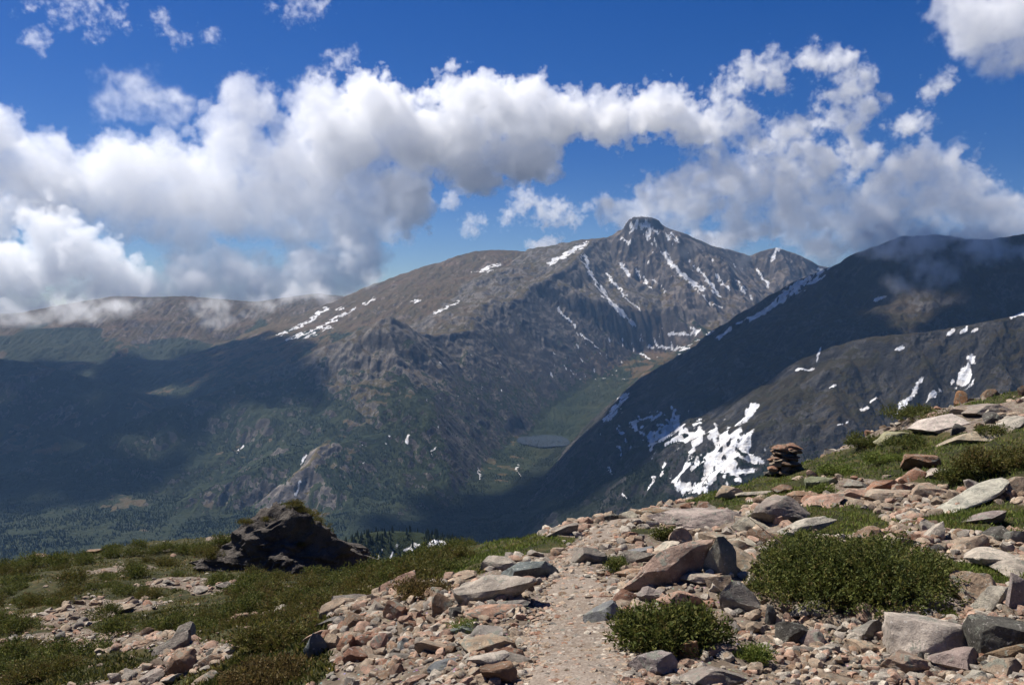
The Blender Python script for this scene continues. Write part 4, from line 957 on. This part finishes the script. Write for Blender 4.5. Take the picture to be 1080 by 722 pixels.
for x, y, z in zip(XR, YR, ZR):
    if n_l >= 175: break
    px, py = project(x, y, z)
    s = (16 + 36 * rs.rand() ** 1.8) * y / F
    s = np.clip(s, .11, .62)
    if py > 725 or px < -5 or px > 1085 or not free(x, y, s * .5): continue
    o = bpy.data.objects.new('rock', SHAPES[rs.randint(14)])
    o.scale = (s, s * (.8 + .4 * rs.rand()), s * (.8 + .4 * rs.rand())); o.location = (x, y, z + s * .06)
    n = normal_at(x, y); q = Vector((0, 0, 1)).rotation_difference(n)
    o.rotation_euler = (q.to_matrix() @ Euler((rs.randn() * .2, rs.randn() * .2, rs.rand() * 6.28)).to_matrix()).to_euler()
    kind = rs.choice(['tan', 'pink', 'grey', 'pale', 'brown', 'red'], p=[.30, .20, .16, .18, .11, .05])
    o.color = (*np.clip(np.array(PAL[kind]) * (1 + .12 * rs.randn()), .04, .6).tolist(), 1)
    left = x < np.interp(y, _TRY, _TRX)
    tag(link(o), 'loose angular rock in the rubble left of the trail' if left else 'loose angular rock among the boulders right of the trail', 'rock', 'loose rocks left of the trail' if left else 'loose rocks right of the trail')
    PLACED.append((x, y, s * .5)); n_l += 1
# --- stones too many to count
def stones(name, x, y, z, size, seed, sub, label, cuts=12):
    r_ = np.random.RandomState(seed); n = len(x)
    base = [rock_shape(800 + seed * 20 + k, sub, cuts=cuts, rough=.05) for k in range(10)]
    Vs, Fs, Cs, off = [], [], [], 0
    which = r_.randint(10, size=n)
    names = ['tan', 'pink', 'grey', 'pale', 'brown', 'red', 'dark']
    pal = np.array([PAL[k] for k in names])
    for k in range(10):
        i = np.nonzero(which == k)[0]
        if not len(i): continue
        V0, F0 = base[k]; nn = len(i)
        a = r_.rand(nn) * 6.28; sc = size[i, None] * np.stack([np.ones(nn), .65 + .4 * r_.rand(nn), .4 + .35 * r_.rand(nn)], -1)
        V = V0[None] * sc[:, None]
        tx = r_.randn(nn) * .25
        V = np.stack([V[..., 0], V[..., 1] * np.cos(tx)[:, None] - V[..., 2] * np.sin(tx)[:, None], V[..., 1] * np.sin(tx)[:, None] + V[..., 2] * np.cos(tx)[:, None]], -1)
        V = np.stack([V[..., 0] * np.cos(a)[:, None] - V[..., 1] * np.sin(a)[:, None], V[..., 0] * np.sin(a)[:, None] + V[..., 1] * np.cos(a)[:, None], V[..., 2]], -1)
        V = V + np.stack([x[i], y[i], z[i] + size[i] * .12], -1)[:, None]
        Vs.append(V.reshape(-1, 3)); Fs.append((F0[None] + off + np.arange(nn)[:, None, None] * len(V0)).reshape(-1, 3)); off += nn * len(V0)
        col = pal[r_.choice(7, nn, p=[.32, .19, .14, .18, .10, .05, .02])] * (1 + .15 * r_.randn(nn, 1))
        Cs.append(np.repeat(np.clip(col, .03, .6), len(V0), 0))
    me = mesh_from(name, np.vstack(Vs), np.vstack(Fs), M_STONE)
    me.set_sharp_from_angle(angle=math.radians(35)); attr(me, 'tint', np.vstack(Cs))
    tag(link(bpy.data.objects.new(name, me)), label, name, kind='stuff')
x, y, z = scatter(24000, bare_w, 4.2, 32)
stones('rubble', x, y, z, np.clip((3.5 + 14 * rs.rand(len(x)) ** 2.0) * y / F, .025, .28), 3, 2, 'broken tan and pink stones covering the bare ground')
x, y, z = scatter(9000, lambda x, y, z: sstep(.08, -.06, trail(x, y)) * (.22 + .55 * sstep(-.22, 0, trail(x, y))), 4.2, 17, -.2, .35)
stones('gravel', x, y, z, np.clip((1.8 + 8.5 * rs.rand(len(x)) ** 3.) * y / F, .010, .12), 4, 1, 'small stones scattered over the trail', 7)
x, y, z = scatter(5000, lambda x, y, z: (1 - .93 * veg(x, y, z)) * (x < -1.5), 11, 60, -.80, 0)
stones('scree', x, y, z, np.clip((2.0 + 6 * rs.rand(len(x)) ** 3) * y / F, .03, .45), 5, 1, 'pale stones strewn over the bare patches of the left slope', 8)
# ---------------------------------------------------------------- the dark crag on the left skyline
P, D = hit(300, 607); s = 41.0 / F
x0, y0 = (297 - 540) * s, 42.5
zb = float(ground0(x0, 41)) - .6
V, Fc = rock_shape(903, 6, cuts=16, rough=.075, lo=.55, hi=.9)
V = V * np.array([200, 125, 116]) * s
px_ = V[:, 0] / (100 * s)                                         # leaning profile: long apron to the left, steep right end
hgt = np.where(px_ < .05, .30 + .70 * sstep(-1.0, .05, px_), 1.0) * np.where(px_ > .25, 1 - .12 * sstep(.3, 1.0, px_), 1)
V[:, 2] *= hgt
V[:, 2] += .05 * V[:, 0]
q_ = n3(V * np.array([1, 1, 1.5]), .62, 561, 3) * 3.4; f_ = q_ - np.floor(q_)
rough = (np.floor(q_) + sstep(.72, 1., f_)) / 3.4                # jointed blocks and ledges
q_ = n3(V * np.array([1, 1, 1.8]), 1.7, 565, 2) * 3.0; rough = rough + .38 * (np.floor(q_) + sstep(.7, 1., q_ - np.floor(q_))) / 3.0
V += (V / (np.linalg.norm(V, axis=1, keepdims=True))) * (.46 * rough + .06 * n3(V, 1.6, 571, 4) + .14 * (np.abs(n3(V * np.array([.5, .5, 1.6]), 2.6, 575, 4)) - .3) + .07 * n3(V, 6., 579, 3))[:, None]
m = NT('crag_rock'); tc = m.n('TexCoord').outputs['Object']
na = m.noise(tc, .8, 6, .65); nb = m.noise(tc, 4., 6, .7); nc_ = m.noise(tc, 18., 3, .6)
c = m.mix(m.ramp(na, .35, .65), (.060, .052, .046), (.125, .108, .092)); c = m.mix(m.ramp(nb, .55, .72), c, (.17, .15, .13)); c = m.mix(m.ramp(nc_, .45, .3, 0, .7), c, (.03, .028, .025))
m.surf(c, .92, m.bump(nc_, .4, .05, m.bump(nb, .8, .25, m.bump(na, .8, .5))), .15)
me = mesh_from('rock_outcrop', V, Fc, m.m); me.set_sharp_from_angle(angle=math.radians(40))
crag = bpy.data.objects.new('rock_outcrop', me); crag.location = (x0, y0, zb + 36 * s)
V_CRAG = V + np.array(crag.location)
tag(link(crag), 'big dark rock outcrop rising from the left slope', 'outcrop')
# ---------------------------------------------------------------- the cairn
P, D = hit(831, 500); s = D / F
cairn = link(bpy.data.objects.new('cairn', None)); cairn.location = P + np.array([0, .35, -.03]); cairn.empty_display_size = .2
tag(cairn, 'stacked stone cairn on the crest against the valley', 'cairn')
rs = np.random.RandomState(5); tot = 30 * s; zc = 0.0
CS = [rock_mesh('stone', 400 + k, (1, .8, .42), M_GRAN, sub=3, cuts=12, rough=.05) for k in range(7)]
lay = 0
while zc < tot * .93:
    f = zc / tot; R = (20.5 - 9.0 * f ** 1.4) * s; th = (.075 + .075 * rs.rand())
    k = max(2, int(round(2 * math.pi * R * .62 / .34)) - (lay % 2))
    a0 = rs.rand() * 6.28
    for j in range(k + 1):
        o = bpy.data.objects.new('stone', CS[rs.randint(7)])
        a = a0 + j * 2 * math.pi / k; r_ = R * .62 if j < k else 0
        wd = (.28 + .30 * rs.rand()) * (1.25 if j == k else 1)
        o.scale = (wd, wd * .95, th / .40 * (1 + .25 * rs.rand()))
        o.location = (r_ * math.cos(a), r_ * math.sin(a) * .8, zc + th * .5 + .015 * rs.randn())
        o.rotation_euler = (rs.randn() * .12, rs.randn() * .12, a + math.pi / 2 + rs.randn() * .3)
        o.color = (*np.clip(np.array(PAL[rs.choice(['brown', 'red', 'dark', 'tan', 'brown'])]) * (.8 + .4 * rs.rand()), .03, .5).tolist(), 1)
        link(o, cairn)
    zc += th * .92; lay += 1
# ---------------------------------------------------------------- plants
def leaf_mat(name):
    m = NT(name)
    c = m.mix(1., m.n('Attribute', attribute_name='tint').outputs['Color'], (1.75, 1.80, 1.45), 'MULTIPLY')
    d = m.n('BsdfPrincipled', i={'Base Color': c, 'Roughness': .7, 'Specular IOR Level': .2})
    tr = m.n('BsdfTranslucent', i={'Color': c})
    mx_ = m.n('MixShader', i={0: .32, 1: d.outputs[0], 2: tr.outputs[0]})
    m.t.links.new(mx_.outputs[0], m.out.inputs['Surface'])
    return m.m
M_LEAF = leaf_mat('leaves')
m = NT('bark'); m.surf(m.mix(m.noise(m.n('TexCoord').outputs['Object'], 20, 3), (.06, .045, .032), (.15, .12, .095)), .9, None, .1); M_BARK = m.m
def leaves(P, N, L, W, tint, r_):
    """diamond leaves at P pointing along N"""
    n = len(P); N = N / (np.linalg.norm(N, axis=1, keepdims=True) + 1e-9)
    A = np.cross(N, r_.randn(n, 3)); A /= np.linalg.norm(A, axis=1, keepdims=True) + 1e-9
    B = np.cross(N, A)
    L = L[:, None]; W = W[:, None]
    V = np.stack([P, P + N * L * .5 + A * W * .5 + B * W * .12, P + N * L, P + N * L * .5 - A * W * .5 + B * W * .12], 1).reshape(-1, 3)
    return V, np.arange(4 * n).reshape(n, 4), np.repeat(tint, 4, 0)
GREEN = (np.array([(.018, .024, .007), (.036, .044, .012), (.066, .074, .020), (.105, .100, .030), (.085, .06, .025)]), [.20, .30, .26, .16, .08])
OLIVE = (np.array([(.025, .028, .008), (.050, .050, .014), (.085, .075, .022), (.10, .075, .030), (.08, .045, .022)]), [.22, .32, .24, .12, .10])
RUSSET = (np.array([(.030, .022, .010), (.060, .042, .018), (.095, .060, .026), (.070, .060, .020), (.12, .085, .04)]), [.22, .30, .24, .14, .10])
BRIGHT = (np.array([(.035, .050, .012), (.065, .085, .020), (.095, .115, .028), (.12, .12, .035), (.07, .06, .02)]), [.20, .32, .28, .14, .06])
def shrub_parts(seed, W, Dp, H, n, pal, leaf, lobes=9, upright=.6, spiky=0.):
    r_ = np.random.RandomState(seed)
    C = []
    for k in range(lobes):
        a = r_.rand() * 6.28; q = r_.rand() ** .5 * .84
        rr = (.10 + .22 * r_.rand() ** 1.3)
        C.append((q * math.cos(a) * .5 * W, q * math.sin(a) * .5 * Dp, H * (.10 + .45 * r_.rand() * (1 - .7 * q)), rr * W * (1.0 - .25 * q), rr * Dp * (1 - .25 * q), H * (.20 + .42 * r_.rand() ** 1.5) * (1 - .30 * q)))
    C = np.array(C)
    # sprigs: short twigs out of the lobes, each carrying a tuft of leaves
    ns = n // 9; k = r_.randint(lobes, size=ns)
    u = r_.randn(ns, 3); u /= np.linalg.norm(u, axis=1, keepdims=True); u[:, 2] = np.abs(u[:, 2]) * 1.0 - .25 * (r_.rand(ns) < .35)
    rad = (.45 + .58 * r_.rand(ns) ** .55) * (1 + .22 * (vnoise(u[:, 0] * 4 + k * 3.1, u[:, 1] * 4 + u[:, 2] * 3, seed % 40) - .5) * 2)
    S = C[k, :3] + u * C[k, 3:] * rad[:, None]
    S[:, 2] = np.maximum(S[:, 2], .02 * H)
    dirs = u * np.array([1, 1, .6]) + np.array([0, 0, upright])
    dirs /= np.linalg.norm(dirs, axis=1, keepdims=True)
    P = np.repeat(S, 9, 0); dd = np.repeat(dirs, 9, 0); tt_ = r_.rand(len(P)) * leaf * (3.2 + 3.5 * spiky)
    P = P + dd * tt_[:, None] + r_.randn(len(P), 3) * leaf * .35
    N = dd * (.8 + spiky) + r_.randn(len(P), 3) * .75
    sprig_t = pal[0][r_.choice(5, ns, p=pal[1])]
    T = np.repeat(sprig_t, 9, 0) * (.75 + .5 * r_.rand(len(P), 1)) * .6 + .4 * pal[0][r_.choice(5, len(P), p=pal[1])]
    V, Fc, T4 = leaves(P, N, leaf * (.5 + 1.0 * r_.rand(len(P))), leaf * (.30 + .30 * r_.rand(len(P))), T, r_)
    me = mesh_from('foliage', V, Fc, M_LEAF, False); attr(me, 'tint', T4)
    # stems: bent twigs from the root to the lobes
    Vs, Fs, off = [], [], 0
    for j in range(lobes * 3):
        c = C[j % lobes]; e = c[:3] + r_.randn(3) * c[3:] * .5; e[2] = max(e[2], .1 * H) * 1.05; e = e * (1.0 + (.35 * r_.rand() if j % 3 == 0 else 0))
        b0 = np.array([r_.randn() * .06 * W, r_.randn() * .06 * Dp, -.05]); mid = (b0 + e) / 2 + r_.randn(3) * .06 * W * np.array([1, 1, .4]); mid[2] = abs(mid[2]) * .7
        r0 = .010 * W + .004
        pts = [b0, mid, e]; rads = [r0, r0 * .65, r0 * .25]
        for p_, q_ in zip(pts, rads):
            aa = np.arange(5) / 5 * 6.283
            Vs.append(np.stack([p_[0] + q_ * np.cos(aa), p_[1] + q_ * np.sin(aa), np.full(5, p_[2])], -1))
        for l_ in range(2):
            for i_ in range(5): Fs.append([off + l_ * 5 + i_, off + l_ * 5 + (i_ + 1) % 5, off + l_ * 5 + 5 + (i_ + 1) % 5, off + l_ * 5 + 5 + i_])
        off += 15
    st = mesh_from('stem', np.vstack(Vs), np.array(Fs), M_BARK)
    return me, st
def make_shrub(parts, loc, rot, label, group=None, scale=1., name='shrub'):
    o = link(bpy.data.objects.new(name, None)); o.location = loc; o.rotation_euler = (0, 0, rot); o.scale = (scale,) * 3; o.empty_display_size = .1
    tag(o, label, 'shrub', group)
    for nm, me in zip(('foliage', 'stem'), parts): link(bpy.data.objects.new(nm, me), o)
    return o
# X, base Y, width, height (photo pixels), leaves, palette, label
SHRUBS = [
 (905,654,226,140,72000,GREEN,'largest dark green shrub spreading among the boulders right of the trail',.032,34,0.),
 (704,692,110,76,19000,GREEN,'round dark green shrub at the right edge of the trail',.032,16,.2),
 (646,604,27,17,3000,GREEN,'small dark shrub beside the upper trail, by a pink slab',.030,5,0.),
 (1058,502,80,44,9000,OLIVE,'olive shrub patch at the right edge below the crest slabs',.05,8,0.),
 (1052,464,54,20,4500,GREEN,'dark low shrub just under the crest slabs at the right',.05,6,0.),
 (909,476,44,24,5000,GREEN,'dark shrub on the crest left of the moss-green domed boulder',.05,6,0.),
 (958,476,54,24,5000,GREEN,'dark shrub right of the moss-green domed boulder',.05,7,0.),
 (973,448,92,20,6500,GREEN,'long dark shrub strip along the crest below the orange knob',.055,11,0.),
 (934,490,42,17,3500,BRIGHT,'bright green cushion shrub above the rock heap',.045,6,0.),
 (882,502,34,13,3000,BRIGHT,'bright green cushion shrub left of the rock heap',.045,6,0.),
 (1012,512,42,22,3500,GREEN,'dark shrub between the round tan boulder and the long thin slab',.045,6,0.),
 (868,523,20,13,1800,BRIGHT,'yellow-green tuft under the pale green rounded boulder',.04,4,.4),
 (704,570,24,26,2200,GREEN,'narrow dark shrub against the left end of the hollow-fronted ledge',.035,5,.3),
 (791,698,30,16,2200,BRIGHT,'small bright green plant among the stones at the bottom right of the trail',.022,5,.5),
 (772,637,20,12,1200,OLIVE,'small olive plant behind the pale leaning slab',.022,4,.4),
 (436,606,46,18,6000,GREEN,'dark shrub standing highest on the grass edge before the wooded knoll',.06,8,.5),
 (400,606,36,14,4000,GREEN,'dark shrub right of the big outcrop',.06,6,.4),
 (300,722,110,40,17000,RUSSET,'broad reddish brown shrub in the lower left foreground',.030,12,.2),
 (288,690,80,34,11000,OLIVE,'olive brown shrub above the broad reddish brown one',.032,10,.2),
 (440,628,70,22,7500,RUSSET,'low rust-coloured shrub on the rim behind the brown upright rock',.034,9,.2),
 (372,634,56,18,5500,OLIVE,'low olive shrub behind the dark-topped flat stone',.036,8,.2),
 (120,672,30,26,2600,GREEN,'small dark pointed shrub on the pale patch of the left slope',.04,5,.8),
 (40,722,90,34,9000,OLIVE,'olive shrub in the bottom left corner',.034,9,.2),
 (303,536,30,11,2600,GREEN,'dark shrub growing on top of the big outcrop',.08,6,.4),
 (245,578,44,16,3200,GREEN,'dark shrub on the left shoulder of the big outcrop',.08,6,.4),
 (228,582,46,18,3000,OLIVE,'olive shrub at the left foot of the big outcrop',.08,6,.3),
 (322,537,26,10,1500,OLIVE,'small olive shrub at the right brink of the big outcrop',.07,5,.2),
 (488,670,22,10,1300,BRIGHT,'small green grass-like plant in the rubble left of the trail',.020,4,.8),
]
for k, (X, Y, w_, h_, n_, pal, lab, lf, lobes, spk) in enumerate(SHRUBS):
    P, D = hit(X, Y)
    if 'outcrop' in lab and Y < 585:
        s = 42.0 / F; W = w_ * s; P = at(X, Y, 42.0); dp = W * .5
        # settle it on the crag itself
        i_ = np.argmin((V_CRAG[:, 0] - P[0]) ** 2 + (V_CRAG[:, 1] - 42.3) ** 2 - .25 * V_CRAG[:, 2]); P = V_CRAG[i_].copy(); P[2] -= .35
        loc = P.tolist()
    else:
        s = D / F; W = w_ * s; dp = W * (.95 if w_ > 200 else .68 if w_ > 60 else .8); y = P[1] + dp * .42; x = P[0] * y / P[1]; loc = (x, y, float(ground(x, y)) - .03)
    H = max(h_ * s - dp * .22, W * .22)
    parts = shrub_parts(700 + k, W, dp, H, n_, pal, lf, lobes, .6, spk)
    make_shrub(parts, loc, 0, lab)
# dark shrubs along the rim of the left slope
rs = np.random.RandomState(97)
RB = [shrub_parts(780 + k, 1.7, 1.2, .75, 2600, GREEN, .085, 7, .7, .6) for k in range(2)]
for X, Y in [(12,602),(34,598),(62,595),(88,592),(118,588),(141,586),(160,584),(178,582),(196,583),(212,586),(228,590)]:
    P, D = hit(X, Y); make_shrub(RB[rs.randint(2)], (P[0], P[1], P[2] - .08), rs.rand() * 6.28, 'dark upright shrub along the left skyline rim', 'shrubs along the left skyline rim', .6 + .5 * rs.rand())
# shrubs rooted on the crag
rs = np.random.RandomState(93); me_ = crag.data; nz = np.zeros(len(V_CRAG) * 3, np.float32); me_.vertices.foreach_get('normal', nz); nz = nz.reshape(-1, 3)[:, 2]
okc = np.nonzero((nz > .55) & (V_CRAG[:, 2] > crag.location[2] - .2) & (V_CRAG[:, 0] < crag.location[0] + 1.6))[0]
CB = shrub_parts(790, 1.3, 1.1, .5, 2200, OLIVE, .075, 7, .7, .3)
for k in range(26):
    p = V_CRAG[okc[rs.randint(len(okc))]]
    make_shrub(CB, (p[0], p[1], p[2] - .12), rs.rand() * 6.28, 'olive shrub rooted on the ledges of the big outcrop', 'shrubs on the big outcrop', .35 + .45 * rs.rand())
# the low shrubs of the left slope
rs = np.random.RandomState(91)
BASES = [shrub_parts(760 + k, 1.5, 1.2, .55 + .25 * (k % 2), 2600, (GREEN, OLIVE, RUSSET, GREEN, OLIVE, OLIVE)[k], .075, 7, .7, .5 * (k % 2)) for k in range(6)]
LABS = ['dark green low shrub on the left slope', 'olive low shrub on the left slope', 'reddish brown low shrub on the left slope', 'dark green low shrub on the left slope', 'olive low shrub on the left slope', 'olive low shrub on the left slope']
x, y, z = scatter(1300, lambda x, y, z: sstep(.5, .9, veg(x, y, z)) * (.15 + .85 * (vnoise(x * .35, y * .22, 441) > .5)) * (x < -.9), 13, 64, -.60, -.03)
cnt = 0
for a, b, c in zip(x, y, z):
    if cnt >= 185: break
    sc = (.40 + .65 * rs.rand()) * np.interp(b, [13, 35, 60], [.55, .85, 1.1])
    if not free(a, b, .35 * sc): continue
    k = rs.choice(6, p=[.30, .2, .08, .2, .12, .10])
    make_shrub(BASES[k], (a, b, c - .05), rs.rand() * 6.28, LABS[k], 'low shrubs on the left slope, ' + LABS[k].split(' low')[0], sc)
    PLACED.append((a, b, .3 * sc)); cnt += 1
# turf: blades and mat leaves past counting
def turf(name, x, y, z, h, w, pal, seed, label, flat=.5):
    r_ = np.random.RandomState(seed); n = len(x)
    P = np.stack([x, y, z - .01], -1); N = np.stack([r_.randn(n) * flat, r_.randn(n) * flat, np.ones(n)], -1)
    pat = vnoise(x * .8, y * .5, 451 + seed)
    i = np.clip(r_.choice(5, n, p=pal[1]) + (pat > .62) * 1 - (pat < .35) * 1, 0, 4)
    T = pal[0][i] * (.75 + .5 * r_.rand(n, 1))
    V, Fc, T4 = leaves(P, N, h, w, T, r_)
    me = mesh_from(name, V, Fc, M_LEAF, False); attr(me, 'tint', T4)
    tag(link(bpy.data.objects.new(name, me)), label, name, kind='stuff')
def veg_w(x, y, z): return veg(x, y, z) * (np.abs(x) < .80 * y) * (.35 + .65 * (vnoise(x * 2.2, y * 1.6, 461) > .38))
x, y, z = scatter(3600, veg_w, 4.2, 66)
rep = 56
sp = np.repeat(y * .010 + .05, rep)
x = np.repeat(x, rep) + rs.randn(len(x) * rep) * sp * 1.1; y = np.repeat(y, rep) + rs.randn(len(y) * rep) * sp * 1.6; z = ground(x, y)
ok = veg(x, y, z) > .3; x, y, z = x[ok], y[ok], z[ok]
h = (.035 + .06 * rs.rand(len(x))) * np.interp(y, [5, 15, 60], [.8, 1.1, 1.9])
right = (x > np.interp(y, _TRY, _TRX)) | ((y > 13) & (x > -2.2))
turf('grass', x[right], y[right], z[right], h[right], np.maximum(h[right] * .16, y[right] * .0010), BRIGHT, 1, 'short green alpine turf on the right slope and along the crest', .55)
turf('ground_cover', x[~right], y[~right], z[~right], h[~right], np.maximum(h[~right] * .30, y[~right] * .0012), OLIVE, 2, 'olive and brown mat plants covering the left slope', .8)
